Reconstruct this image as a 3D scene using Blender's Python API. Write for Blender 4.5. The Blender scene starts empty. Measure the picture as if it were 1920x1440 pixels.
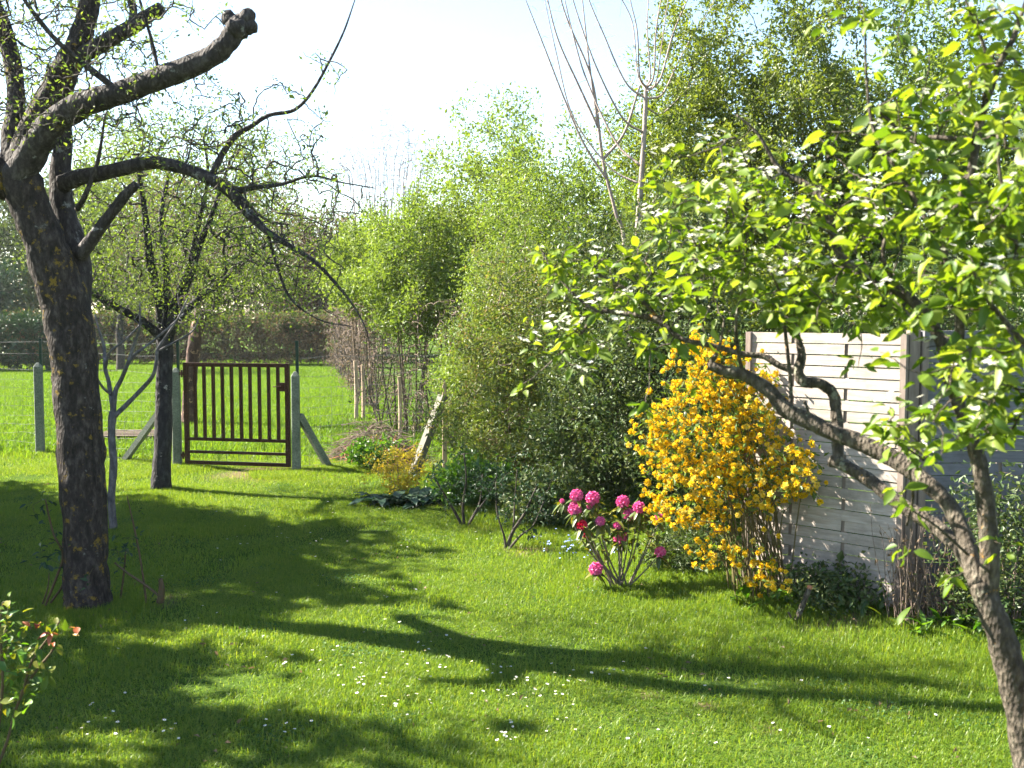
import bpy, math
import numpy as np
from mathutils import Vector, Matrix, Quaternion

rng = np.random.default_rng(11)
sc = bpy.context.scene
COL = sc.collection

# ------------------------------------------------------------------ camera, sky, sun, exposure
CAM_Z, FPX, PITCH = 2.1, 2000.0, math.atan(135.0 / 2000.0)
cam_d = bpy.data.cameras.new('camera'); cam = bpy.data.objects.new('camera', cam_d); COL.objects.link(cam)
cam.location = (0, 0, CAM_Z); cam.rotation_euler = (math.pi / 2 - PITCH, 0, 0)
cam_d.sensor_width = 36; cam_d.lens = 36 * FPX / 1920; cam_d.clip_end = 2000
cam_d.dof.use_dof = True; cam_d.dof.focus_distance = 10.5; cam_d.dof.aperture_fstop = 5.2
sc.camera = cam
SUN_EL, SUN_TX, SUN_TY = math.radians(40), 0.95, -0.31
world = bpy.data.worlds.new('World'); sc.world = world; world.use_nodes = True
wn = world.node_tree.nodes; wl = world.node_tree.links; bg = wn['Background']
sky = wn.new('ShaderNodeTexSky'); sky.sky_type = 'NISHITA'; sky.sun_disc = False
sky.sun_elevation = SUN_EL; sky.sun_rotation = math.atan2(-SUN_TX, -SUN_TY)
sky.air_density = 1.1; sky.dust_density = 0.35; sky.ozone_density = 1.0
wl.new(sky.outputs[0], bg.inputs[0]); bg.inputs[1].default_value = 0.057
sun_d = bpy.data.lights.new('sun', 'SUN'); sun_d.energy = 5.0; sun_d.angle = math.radians(0.5); sun_d.color = (1.0, 0.93, 0.78)
sun = bpy.data.objects.new('sun', sun_d); COL.objects.link(sun)
ch = math.cos(SUN_EL) / math.hypot(SUN_TX, SUN_TY)
SUN_DIR = Vector((SUN_TX * ch, SUN_TY * ch, -math.sin(SUN_EL)))
sun.rotation_euler = SUN_DIR.to_track_quat('-Z', 'Y').to_euler(); sun.location = (-20, 10, 20)
vs = sc.view_settings; vs.view_transform = 'Standard'; vs.look = 'None'; vs.exposure = 2.7; vs.gamma = 1; vs.use_curve_mapping = False
sc.cycles.max_bounces = 7; sc.cycles.diffuse_bounces = 4; sc.cycles.transmission_bounces = 5; sc.cycles.glossy_bounces = 2
sc.cycles.use_denoising = True; sc.cycles.sample_clamp_indirect = 6

# ------------------------------------------------------------------ helpers
CP, SP = math.cos(PITCH), math.sin(PITCH)
def P(px, py, d):
    """the point at distance d in front of the house that the survey pixel px, py looks at"""
    u = (px - 960) / FPX; v = (720 - py) / FPX
    k = d / (CP + v * SP)
    return np.array([u * k, d, CAM_Z + k * (v * CP - SP)])
def gz(x, y):
    x = np.asarray(x, float); y = np.asarray(y, float)
    h = 0.012 * np.sin(x * 1.3 + 0.7 * y) + 0.012 * np.sin(y * 1.1 - 0.5 * x + 1)
    bed = np.clip((x - (1.1 + (7.9 - y) * 0.9)) / 0.8, 0, 1) * np.clip((y - 5.6) / 1.2, 0, 1) * np.clip((9 - y), 0, 1)
    return h + 0.07 * bed
def unit(a): return a / np.maximum(np.linalg.norm(a, axis=-1, keepdims=True), 1e-9)
def runit(n): return unit(rng.normal(size=(n, 3)))
def U(a, b, n=None): return rng.uniform(a, b, n)

def make_mesh(name, V, faces, mats, rnd=None, smooth=False, midx=None):
    """faces: list of int arrays (M,3) or (M,4); rnd: one float per vertex"""
    me = bpy.data.meshes.new(name)
    V = np.asarray(V, np.float32); faces = [np.asarray(f, np.int32) for f in faces if len(f)]
    me.vertices.add(len(V)); me.vertices.foreach_set('co', V.ravel())
    nl = sum(f.size for f in faces); npoly = sum(len(f) for f in faces)
    me.loops.add(nl); me.polygons.add(npoly)
    me.loops.foreach_set('vertex_index', np.concatenate([f.ravel() for f in faces]))
    tot = np.concatenate([np.full(len(f), f.shape[1], np.int32) for f in faces])
    me.polygons.foreach_set('loop_start', np.concatenate([[0], np.cumsum(tot)[:-1]]).astype(np.int32))
    me.polygons.foreach_set('use_smooth', np.full(npoly, bool(smooth)))
    for m in (mats if isinstance(mats, (list, tuple)) else [mats]): me.materials.append(m)
    if midx is not None: me.polygons.foreach_set('material_index', np.asarray(midx, np.int32))
    if rnd is not None:
        a = me.attributes.new('rnd', 'FLOAT', 'POINT'); a.data.foreach_set('value', np.asarray(rnd, np.float32))
    me.update(calc_edges=True); return me
def link(name, me, parent=None, kind=None):
    o = bpy.data.objects.new(name, me); COL.objects.link(o)
    if parent is not None:
        o.parent = parent; o.matrix_parent_inverse = Matrix.Translation(-Vector(parent.location))
    if kind: o['kind'] = kind
    return o
def thing(name, label, cat, loc, group=None):
    o = bpy.data.objects.new(name, None); COL.objects.link(o); o.location = [float(c) for c in loc]
    o.empty_display_size = 0.2; o['label'] = label; o['category'] = cat
    if group: o['group'] = group
    return o
def tag(o, label, cat, group=None):
    o['label'] = label; o['category'] = cat
    if group: o['group'] = group
    return o

def catmull(pts, n):
    pts = np.asarray(pts, float)
    if len(pts) == 2: return pts[0] + (pts[1] - pts[0]) * np.linspace(0, 1, n)[:, None]
    q = np.vstack([2 * pts[0] - pts[1], pts, 2 * pts[-1] - pts[-2]])
    t = np.linspace(0, len(pts) - 1 - 1e-6, n); i = t.astype(int); f = (t - i)[:, None]
    a, b, c, d = q[i], q[i + 1], q[i + 2], q[i + 3]
    return 0.5 * (2 * b + (c - a) * f + (2 * a - 5 * b + 4 * c - d) * f ** 2 + (3 * b - a - 3 * c + d) * f ** 3)
def tubes(Pt, Rr, k=4, rough=0.0):
    """Pt (M,N,3), Rr (M,N) -> verts, quads; open ends"""
    Pt = np.asarray(Pt, float); Rr = np.asarray(Rr, float); M, N, _ = Pt.shape
    T = unit(np.gradient(Pt, axis=1)); mt = unit(T.mean(1))
    ref = np.eye(3)[np.argmin(np.abs(mt), axis=1)][:, None, :]
    A = unit(np.cross(T, np.broadcast_to(ref, T.shape))); B = np.cross(T, A)
    ang = np.arange(k) * 2 * math.pi / k
    R2 = np.repeat(Rr[:, :, None], k, 2)
    if rough:
        s = np.linspace(0, 1, N)[None, :, None] * N
        R2 = R2 * (1 + rough * (np.sin(3 * ang + s * 0.6) * 0.5 + np.sin(2 * ang - s * 1.1 + 2) * 0.5 + rng.normal(0, 0.5, R2.shape)))
    V = Pt[:, :, None, :] + R2[..., None] * (A[:, :, None, :] * np.cos(ang)[None, None, :, None] + B[:, :, None, :] * np.sin(ang)[None, None, :, None])
    j = np.arange(k); jn = (j + 1) % k
    base = (np.arange(M)[:, None, None] * N + np.arange(N - 1)[None, :, None]) * k
    Q = np.stack([base + j, base + jn, base + k + jn, base + k + j], -1).reshape(-1, 4)
    return V.reshape(-1, 3), Q
class MB:
    def __init__(s): s.V = []; s.T = []; s.Q = []; s.R = []; s.n = 0
    def add(s, V, F, rnd=None):
        V = np.asarray(V, float).reshape(-1, 3); F = np.asarray(F, int)
        if len(F) == 0: return
        (s.T if F.shape[1] == 3 else s.Q).append(F + s.n); s.V.append(V); s.n += len(V)
        s.R.append(np.full(len(V), U(0, 1)) if rnd is None else np.broadcast_to(np.asarray(rnd, float), (len(V),)))
    def tube(s, pts, r, k=8, n=None, rough=0.0, cap=True):
        pts = np.asarray(pts, float); r = np.asarray(r, float) * np.ones(len(pts))
        n = n or max(2, (len(pts) - 1) * 5 + 1)
        C = catmull(pts, n); rr = np.interp(np.linspace(0, len(pts) - 1, n), np.arange(len(pts)), r)
        if cap:
            d0 = unit(C[0] - C[1]); d1 = unit(C[-1] - C[-2])
            C = np.vstack([C[0] + d0 * .002, C, C[-1] + d1 * .002]); rr = np.concatenate([[1e-4], rr, [1e-4]])
        s.add(*tubes(C[None], rr[None], k, rough)); return C
    def box(s, c, size, rotz=0, M=None):
        v = np.array([[x, y, z] for x in (-.5, .5) for y in (-.5, .5) for z in (-.5, .5)]) * np.asarray(size)
        if M is not None: v = v @ np.asarray(M).T
        else:
            cz, sz = math.cos(rotz), math.sin(rotz); v = v @ np.array([[cz, -sz, 0], [sz, cz, 0], [0, 0, 1]]).T
        s.add(v + np.asarray(c), [[0, 1, 3, 2], [4, 6, 7, 5], [0, 4, 5, 1], [2, 3, 7, 6], [0, 2, 6, 4], [1, 5, 7, 3]])
    def mesh(s, name, mat, smooth=False):
        return make_mesh(name, np.vstack(s.V), [np.vstack(x) for x in (s.T, s.Q) if x], mat, np.concatenate(s.R), smooth)
    def obj(s, name, mat, parent=None, smooth=False, kind=None): return link(name, s.mesh(name, mat, smooth), parent, kind)
def bar_matrix(a, b):
    """columns: x across, y along a->b, z up-ish"""
    y = unit(np.asarray(b, float) - np.asarray(a, float)); x = unit(np.cross(y, [0, 0, 1.0])); z = np.cross(x, y)
    return np.stack([x, y, z], 1)

# leaf clouds: kite leaves of two triangles folded on the midrib
def kite(B, D, N, L, W, fold=0.15, droop=0.12):
    D = unit(D); S = unit(np.cross(D, N)); Nn = np.cross(S, D)
    L = np.asarray(L)[:, None]; W = np.asarray(W)[:, None]
    m = B + D * L * .45 + Nn * fold * W
    V = np.stack([B, m + S * W * .5, B + D * L - Nn * droop * L, m - S * W * .5], 1).reshape(-1, 3)
    i = np.arange(len(B))[:, None] * 4
    return V, np.concatenate([i + [0, 1, 2], i + [0, 2, 3]])
# template leaf: oval with a point, creased and curved; x along, y across, z up
def leaf_template(w=0.5, curve=0.25, fold=0.35, n=6, wave=0.0):
    t = np.linspace(0, 1, n); half = w * .5 * np.sin(np.pi * t ** .85) ** .8 * (1 - .25 * t); half[0] = .015; half[-1] = 0.0
    z = -curve * t ** 2; V = []
    for i in range(n):
        wz = wave * math.sin(i * 2.1)
        V += [[t[i], half[i], z[i] + fold * half[i] + wz], [t[i], 0, z[i]], [t[i], -half[i], z[i] + fold * half[i] - wz]]
    F = []
    for i in range(n - 1):
        a = i * 3; b = a + 3
        F += [[a, a + 1, b + 1], [a, b + 1, b], [a + 1, a + 2, b + 2], [a + 1, b + 2, b + 1]]
    return np.array(V), np.array(F)
def frame(D, N):
    D = unit(D); S = unit(np.cross(N, D)); Nn = np.cross(D, S)
    return np.stack([D, S, Nn], -1)           # columns
def stamp(tv, tf, B, Fr, s):
    V = np.einsum('nij,vj->nvi', Fr, tv) * np.asarray(s)[:, None, None] + B[:, None, :]
    return V.reshape(-1, 3), (tf[None] + (np.arange(len(B)) * len(tv))[:, None, None]).reshape(-1, tf.shape[1])
def mat4(b, F, s):
    M = np.eye(4); M[:3, :3] = F * s; M[:3, 3] = b; return Matrix(M.tolist())

def grow(skel, targets, rt=0.003, npts=7, up=0.25, wob=0.06, rk=0.7, skel_w=1.0):
    """join each target to the nearest point of the limbs or of the twigs grown so far"""
    T = len(targets); sk = np.asarray(skel, float)
    d0 = np.array([np.min(((sk - t) ** 2).sum(1)) for t in targets])
    order = np.argsort(d0)
    nodes = np.zeros((len(sk) + T * (npts - 2), 3)); own = np.full(len(nodes), -1); nodes[:len(sk)] = sk; n = len(sk)
    C = np.zeros((T, npts, 3)); par = np.full(T, -1); s = np.linspace(0, 1, npts)[:, None]
    for q, ti in enumerate(order):
        t = targets[ti]; dd = ((nodes[:n] - t) ** 2).sum(1); j = int(np.argmin(dd)); a = nodes[j]; ln = math.sqrt(dd[j])
        mid = (a + t) * .5 + np.array([0, 0, up * ln]) * (1 if rng.random() < .75 else -.6) + rng.normal(0, .13 * ln, 3)
        c = (1 - s) ** 2 * a + 2 * s * (1 - s) * mid + s ** 2 * t
        c[1:-1] += rng.normal(0, wob * ln / npts * 1.5, (npts - 2, 3))
        C[ti] = c; par[ti] = own[j]; nodes[n:n + npts - 2] = c[2:]; own[n:n + npts - 2] = ti; n += npts - 2
    desc = np.zeros(T)
    for ti in order[::-1]:
        if par[ti] >= 0: desc[par[ti]] += desc[ti] + 1
    rb = rt * (1 + rk * np.sqrt(desc)); re = rt * (0.6 + 0.5 * rk * np.sqrt(desc))
    R_ = rb[:, None] + (re - rb)[:, None] * np.linspace(0, 1, npts)
    return C, R_
def leaves_on(C, m, spread, L, wr=0.5, upb=0.6, along=0.5, lo=0.35, fold=0.15):
    T, N, _ = C.shape; i = np.repeat(np.arange(T), m); t = U(lo, 1.0, len(i)) * (N - 1.001); a = t.astype(int); f = (t - a)[:, None]
    pos = C[i, a] * (1 - f) + C[i, a + 1] * f + rng.normal(0, spread, (len(i), 3))
    D = unit(unit(C[i, -1] - C[i, 0]) * along + runit(len(i)) + np.array([0, 0, 0.1])); N_ = unit(runit(len(i)) + np.array([0, 0, upb]))
    LL = L * np.exp(rng.normal(0, .28, len(i))); V, F = kite(pos, D, N_, LL, LL * U(wr * .8, wr * 1.2, len(i)), fold)
    clump = np.repeat(U(0, 1, T), m); r = np.clip(.55 * clump + .45 * U(0, 1, len(i)), 0, 1)
    return V, F, np.repeat(r, 4)

# ------------------------------------------------------------------ materials
def nmat(name):
    m = bpy.data.materials.new(name); m.use_nodes = True; nt = m.node_tree; nt.nodes.clear()
    return m, nt, nt.nodes.new('ShaderNodeOutputMaterial')
def ramp(nt, cols):
    r = nt.nodes.new('ShaderNodeValToRGB'); e = r.color_ramp.elements
    while len(e) < len(cols): e.new(.5)
    for i, c in enumerate(cols):
        p, col = c if len(c) == 2 else (i / max(1, len(cols) - 1), c)
        e[i].position = p; e[i].color = (*col, 1)
    return r
def leaf_mat(name, cols, trans=0.45, tint=(1.5, 1.5, .6), gloss=0.06, rough=0.4):
    m, nt, out = nmat(name); N = nt.nodes.new; Lk = nt.links.new
    at = N('ShaderNodeAttribute'); at.attribute_name = 'rnd'; oi = N('ShaderNodeObjectInfo')
    ad = N('ShaderNodeMath'); ad.operation = 'ADD'; Lk(at.outputs['Fac'], ad.inputs[0])
    mu = N('ShaderNodeMath'); mu.operation = 'MULTIPLY'; Lk(oi.outputs['Random'], mu.inputs[0]); mu.inputs[1].default_value = 0.0
    Lk(mu.outputs[0], ad.inputs[1]); r = ramp(nt, cols); Lk(ad.outputs[0], r.inputs[0])
    df = N('ShaderNodeBsdfDiffuse'); Lk(r.outputs[0], df.inputs[0])
    tr = N('ShaderNodeBsdfTranslucent'); mx = N('ShaderNodeMix'); mx.data_type = 'RGBA'; mx.blend_type = 'MULTIPLY'; mx.inputs[0].default_value = 1
    Lk(r.outputs[0], mx.inputs[6]); mx.inputs[7].default_value = (*tint, 1); Lk(mx.outputs[2], tr.inputs[0])
    ms = N('ShaderNodeMixShader'); ms.inputs[0].default_value = trans; Lk(df.outputs[0], ms.inputs[1]); Lk(tr.outputs[0], ms.inputs[2])
    gl = N('ShaderNodeBsdfGlossy'); gl.inputs['Roughness'].default_value = rough + .1; gl.inputs[0].default_value = (1, 1, 1, 1)
    m2 = N('ShaderNodeMixShader'); m2.inputs[0].default_value = gloss * .4; Lk(ms.outputs[0], m2.inputs[1]); Lk(gl.outputs[0], m2.inputs[2])
    Lk(m2.outputs[0], out.inputs[0]); m['objrand'] = mu.name
    return m
def obj_random(m, k): m.node_tree.nodes[m['objrand']].inputs[1].default_value = k; return m
def bark_mat(name, cols, lichen=None, lich_amt=0.55, scale=18, bump=0.6, pale=None, pale_amt=.62, lsc=7):
    m, nt, out = nmat(name); N = nt.nodes.new; Lk = nt.links.new
    tc = N('ShaderNodeTexCoord'); mp = N('ShaderNodeMapping'); mp.inputs['Scale'].default_value = (1, 1, .45); Lk(tc.outputs['Object'], mp.inputs[0])
    n1 = N('ShaderNodeTexNoise'); n1.inputs['Scale'].default_value = scale; n1.inputs['Detail'].default_value = 8; n1.inputs['Roughness'].default_value = .65; Lk(mp.outputs[0], n1.inputs[0])
    vo = N('ShaderNodeTexVoronoi'); vo.inputs['Scale'].default_value = scale * 2.2; Lk(mp.outputs[0], vo.inputs[0])
    r = ramp(nt, [(.3 + .4 * i / max(1, len(cols) - 1), c) for i, c in enumerate(cols)]); Lk(n1.outputs[0], r.inputs[0]); col = r.outputs[0]
    for sc_, seed, c, amt in ((lsc, 3, lichen, lich_amt), (11, 9, pale, pale_amt)):
        if c is None: continue
        n2 = N('ShaderNodeTexNoise'); n2.inputs['Scale'].default_value = sc_; n2.inputs['Detail'].default_value = 7; n2.inputs['Roughness'].default_value = .7
        mo = N('ShaderNodeMapping'); mo.inputs['Location'].default_value = (seed, seed, 0); Lk(tc.outputs['Object'], mo.inputs[0]); Lk(mo.outputs[0], n2.inputs[0])
        rr = ramp(nt, [(amt, (0, 0, 0)), (amt + .05, (1, 1, 1))]); Lk(n2.outputs[0], rr.inputs[0])
        mx = N('ShaderNodeMix'); mx.data_type = 'RGBA'; Lk(rr.outputs[0], mx.inputs[0]); Lk(col, mx.inputs[6]); mx.inputs[7].default_value = (*c, 1); col = mx.outputs[2]
    ma = N('ShaderNodeMath'); ma.operation = 'MULTIPLY_ADD'; Lk(vo.outputs['Distance'], ma.inputs[0]); ma.inputs[1].default_value = .6; Lk(n1.outputs[0], ma.inputs[2])
    bp = N('ShaderNodeBump'); bp.inputs['Strength'].default_value = bump; bp.inputs['Distance'].default_value = .02; Lk(ma.outputs[0], bp.inputs['Height'])
    b = N('ShaderNodeBsdfPrincipled'); b.inputs['Roughness'].default_value = .85; b.inputs['Specular IOR Level'].default_value = .25
    Lk(col, b.inputs['Base Color']); Lk(bp.outputs[0], b.inputs['Normal']); Lk(b.outputs[0], out.inputs[0]); return m
def grain_mat(name, cols, scale=(3, 3, 3), nscale=8, rough=.8, bump=.15, metal=0, spec=.3, stain=None):
    m, nt, out = nmat(name); N = nt.nodes.new; Lk = nt.links.new
    tc = N('ShaderNodeTexCoord'); mp = N('ShaderNodeMapping'); mp.inputs['Scale'].default_value = scale; Lk(tc.outputs['Object'], mp.inputs[0])
    n1 = N('ShaderNodeTexNoise'); n1.inputs['Scale'].default_value = nscale; n1.inputs['Detail'].default_value = 8; n1.inputs['Roughness'].default_value = .6; Lk(mp.outputs[0], n1.inputs[0])
    at = N('ShaderNodeAttribute'); at.attribute_name = 'rnd'; ma = N('ShaderNodeMath'); ma.operation = 'MULTIPLY_ADD'
    Lk(at.outputs['Fac'], ma.inputs[0]); ma.inputs[1].default_value = .12; Lk(n1.outputs[0], ma.inputs[2])
    r = ramp(nt, [(.3 + .45 * i / max(1, len(cols) - 1), c) for i, c in enumerate(cols)]); Lk(ma.outputs[0], r.inputs[0])
    col = r.outputs[0]
    if stain:
        n2 = N('ShaderNodeTexNoise'); n2.inputs['Scale'].default_value = 3.2; n2.inputs['Detail'].default_value = 10; n2.inputs['Roughness'].default_value = .72; Lk(tc.outputs['Object'], n2.inputs[0])
        rs = ramp(nt, [(.46, (0, 0, 0)), (.72, (.8, .8, .8))]); Lk(n2.outputs[0], rs.inputs[0]); mx = N('ShaderNodeMix'); mx.data_type = 'RGBA'; Lk(rs.outputs[0], mx.inputs[0]); Lk(col, mx.inputs[6]); mx.inputs[7].default_value = (*stain, 1); col = mx.outputs[2]
    bp = N('ShaderNodeBump'); bp.inputs['Strength'].default_value = bump; bp.inputs['Distance'].default_value = .01; Lk(n1.outputs[0], bp.inputs['Height'])
    b = N('ShaderNodeBsdfPrincipled'); b.inputs['Roughness'].default_value = rough; b.inputs['Metallic'].default_value = metal; b.inputs['Specular IOR Level'].default_value = spec
    Lk(col, b.inputs['Base Color']); Lk(bp.outputs[0], b.inputs['Normal']); Lk(b.outputs[0], out.inputs[0]); return m

M = {}
M['grass'] = leaf_mat('grass_blades', [(0, (.055, .12, .012)), (.35, (.105, .19, .017)), (.7, (.17, .25, .022)), (.93, (.25, .29, .05)), (1, (.36, .32, .14))], .55, (1.5, 1.35, .5), .05, .35)
M['clover'] = leaf_mat('clover_leaf', [(.03, .085, .02), (.05, .12, .025), (.08, .15, .03)], .4, (1.4, 1.4, .6), .05, .4)
M['grass_far'] = leaf_mat('meadow_grass', [(.06, .14, .010), (.09, .175, .012), (.13, .20, .018)], .5, (1.5, 1.35, .5), .04, .4)
M['hedge_yellow'] = leaf_mat('fresh_hedge_leaf', [(.10, .15, .02), (.14, .20, .03), (.19, .25, .05)], .45, (1.35, 1.3, .6))
M['hedge_green'] = leaf_mat('green_hedge_leaf', [(.06, .10, .012), (.11, .155, .018), (.165, .21, .03)], .47, (1.5, 1.35, .6), .08)
M['hedge_light'] = leaf_mat('light_hedge_leaf', [(.08, .14, .02), (.125, .19, .03), (.18, .245, .045)], .47, (1.4, 1.3, .6), .07)
M['ivy'] = leaf_mat('ivy_leaf', [(.030, .065, .018), (.06, .095, .03), (.12, .14, .045)], .3, (1.4, 1.3, .6), .06, .38)
M['ivy_brown'] = leaf_mat('mixed_ivy_leaf', [(0, (.05, .095, .02)), (.45, (.10, .145, .03)), (.75, (.16, .19, .05)), (.88, (.19, .15, .07)), (1, (.22, .16, .09))], .42, (1.4, 1.3, .6), .06, .38)
M['dark_leaf'] = leaf_mat('evergreen_leaf', [(.012, .035, .012), (.02, .05, .018), (.035, .07, .025)], .15, (1.3, 1.4, .6), .10, .35)
M['apple_leaf'] = leaf_mat('young_apple_leaf', [(.06, .10, .025), (.10, .15, .03), (.15, .20, .05)], .5, (1.4, 1.35, .5), .06)
M['far_leaf'] = leaf_mat('far_tree_leaf', [(.035, .06, .02), (.06, .09, .03), (.10, .12, .045)], .35, (1.3, 1.3, .6), .04)
M['brown_leaf'] = leaf_mat('dry_brown_leaf', [(.10, .07, .045), (.14, .10, .06), (.20, .15, .09)], .3, (1.2, 1.1, .8), .03)
M['pear_leaf'] = obj_random(leaf_mat('pear_leaf', [(.055, .11, .012), (.105, .17, .014), (.155, .22, .022), (.19, .24, .05)], .52, (1.5, 1.4, .45), .05, .4), .0)
M['blossom'] = leaf_mat('white_blossom', [(.62, .60, .55), (.75, .74, .70)], .35, (1.05, 1.05, 1), .02)
M['kerria_flower'] = leaf_mat('orange_yellow_petal', [(.58, .35, .008), (.71, .475, .010), (.78, .55, .03), (.80, .63, .14)], .3, (1.05, 1.0, .6), .02)
M['kerria_leaf'] = leaf_mat('kerria_leaf', [(.05, .10, .015), (.09, .15, .02), (.13, .19, .03)], .45, (1.5, 1.35, .5))
M['rhodo_pink'] = leaf_mat('pink_petal', [(.52, .05, .20), (.66, .11, .32), (.78, .26, .48)], .3, (1.1, .8, 1), .03)
M['rhodo_red'] = leaf_mat('red_pink_petal', [(.50, .012, .035), (.62, .02, .07), (.70, .05, .14)], .3, (1.1, .8, .9), .03)
M['rhodo_leaf'] = leaf_mat('rhododendron_leaf', [(.04, .075, .012), (.075, .11, .015), (.14, .14, .02)], .35, (1.5, 1.3, .4), .08, .35)
M['rose_leaf'] = leaf_mat('dark_rose_leaf', [(.012, .032, .018), (.022, .05, .022), (.035, .07, .028)], .2, (1.4, 1.5, .5), .05, .4)
M['rose_new'] = leaf_mat('fresh_rose_leaf', [(.05, .11, .012), (.09, .15, .015), (.16, .17, .02)], .5, (1.5, 1.3, .4), .03, .4)
M['rose_red'] = leaf_mat('young_red_rose_leaf', [(.30, .05, .03), (.36, .16, .03), (.40, .26, .04)], .45, (1.4, 1.1, .5), .08, .3)
M['spirea'] = leaf_mat('gold_orange_leaf', [(.30, .30, .03), (.44, .40, .04), (.48, .30, .06)], .4, (1.3, 1.1, .5), .05)
M['cardoon'] = leaf_mat('blue_green_leaf', [(.03, .07, .035), (.05, .09, .05), (.08, .13, .07)], .25, (1.2, 1.3, .7), .12, .35)
M['lush'] = leaf_mat('lush_green_leaf', [(.035, .10, .010), (.06, .15, .012), (.10, .20, .02)], .45, (1.5, 1.4, .4), .10, .3)
M['petal_white'] = leaf_mat('daisy_petal', [(.72, .72, .72), (.80, .80, .80)], .2, (1, 1, 1), .02)
M['daisy_eye'] = leaf_mat('daisy_eye', [(.70, .42, .02), (.75, .48, .03)], .1, (1, 1, 1), .02)
M['blue_petal'] = leaf_mat('blue_petal', [(.25, .32, .62), (.35, .45, .75)], .2, (1, 1, 1), .02)
M['apple_bark'] = bark_mat('apple_bark', [(.008, .006, .006), (.028, .021, .019), (.085, .068, .062)], (.17, .11, .015), .58, 26, 1.0, (.14, .14, .13), .64, 13)
M['apple_limb'] = bark_mat('apple_limb_bark', [(.012, .010, .011), (.036, .029, .029), (.09, .078, .078)], (.12, .10, .03), .64, 24, .9, (.17, .17, .17), .60)
M['apple_bark_old'] = bark_mat('grey_apple_bark', [(.012, .011, .014), (.03, .027, .03), (.07, .065, .07)], (.30, .28, .26), .62, 20, .8)
M['twig_dark'] = bark_mat('dark_twig', [(.020, .017, .015), (.05, .042, .035), (.09, .075, .06)], None, .6, 40, .3)
M['twig_brown'] = bark_mat('brown_twig', [(.08, .055, .045), (.15, .11, .09), (.25, .19, .15)], None, .6, 40, .3)
M['twig_pink'] = bark_mat('pinkish_twig', [(.20, .15, .14), (.30, .24, .22), (.42, .34, .31)], None, .6, 30, .3)
M['twig_haze'] = bark_mat('purplish_twig', [(.11, .08, .085), (.15, .11, .115), (.20, .15, .155)], None, .6, 30, .3)
M['twig_orange'] = bark_mat('orange_twig', [(.28, .09, .05), (.40, .16, .09), (.5, .25, .15)], None, .6, 30, .3)
M['sapling_bark'] = bark_mat('silver_sapling_bark', [(.05, .045, .05), (.10, .095, .10), (.19, .18, .185)], None, .6, 25, .5, (.08, .11, .08), .66)
M['red_bark'] = bark_mat('red_brown_bark', [(.03, .018, .016), (.07, .04, .033), (.12, .07, .055)], (.30, .18, .11), .56, 14, .6)
M['pear_bark'] = bark_mat('pear_bark', [(.022, .018, .014), (.07, .056, .044), (.17, .145, .115)], (.34, .17, .02), .64, 45, .9, (.20, .20, .15), .60, 26)
M['rose_stem'] = grain_mat('rose_stem', [(.05, .06, .02), (.10, .05, .03)], nscale=20)
M['rose_stem_red'] = grain_mat('red_rose_stem', [(.20, .06, .03), (.28, .10, .04)], nscale=20)
M['kerria_stem'] = grain_mat('kerria_stem', [(.05, .06, .015), (.11, .09, .035), (.14, .10, .05)], nscale=20)
M['rhodo_stem'] = grain_mat('rhododendron_stem', [(.08, .065, .05), (.16, .135, .11)], nscale=20)
M['rust'] = grain_mat('rusty_brown_steel', [(.018, .008, .006), (.042, .015, .009), (.08, .028, .015)], nscale=14, rough=.7, bump=.2)
M['concrete'] = grain_mat('weathered_concrete', [(.08, .10, .085), (.17, .19, .165), (.26, .28, .24)], nscale=16, rough=.9, bump=.3, stain=(.06, .07, .05))
M['concrete_pale'] = grain_mat('pale_concrete', [(.085, .08, .068), (.15, .14, .12)], nscale=16, rough=.9, bump=.3)
M['stake'] = grain_mat('pale_stake_wood', [(.34, .24, .17), (.50, .38, .29)], (6, 6, .6), nscale=10)
M['green_steel'] = grain_mat('green_painted_steel', [(.008, .035, .025), (.015, .05, .035)], nscale=8, rough=.5)
M['wire'] = grain_mat('galvanised_wire', [(.07, .075, .075), (.13, .135, .135)], nscale=9, rough=.7)
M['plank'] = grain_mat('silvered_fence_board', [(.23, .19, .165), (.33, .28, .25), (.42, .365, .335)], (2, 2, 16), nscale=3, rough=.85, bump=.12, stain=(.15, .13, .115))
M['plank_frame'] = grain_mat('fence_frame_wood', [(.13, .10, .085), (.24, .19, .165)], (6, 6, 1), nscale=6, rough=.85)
M['plank_shade'] = grain_mat('shaded_fence_board', [(.09, .088, .10), (.16, .155, .175)], (2, 2, 16), nscale=3, rough=.85, bump=.12, stain=(.06, .055, .055))  # same fence boards, the unlit panel's shade put into a darker colour
M['pallet'] = grain_mat('pallet_wood', [(.06, .042, .03), (.11, .075, .05)], (2, 10, 10), nscale=5)

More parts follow.
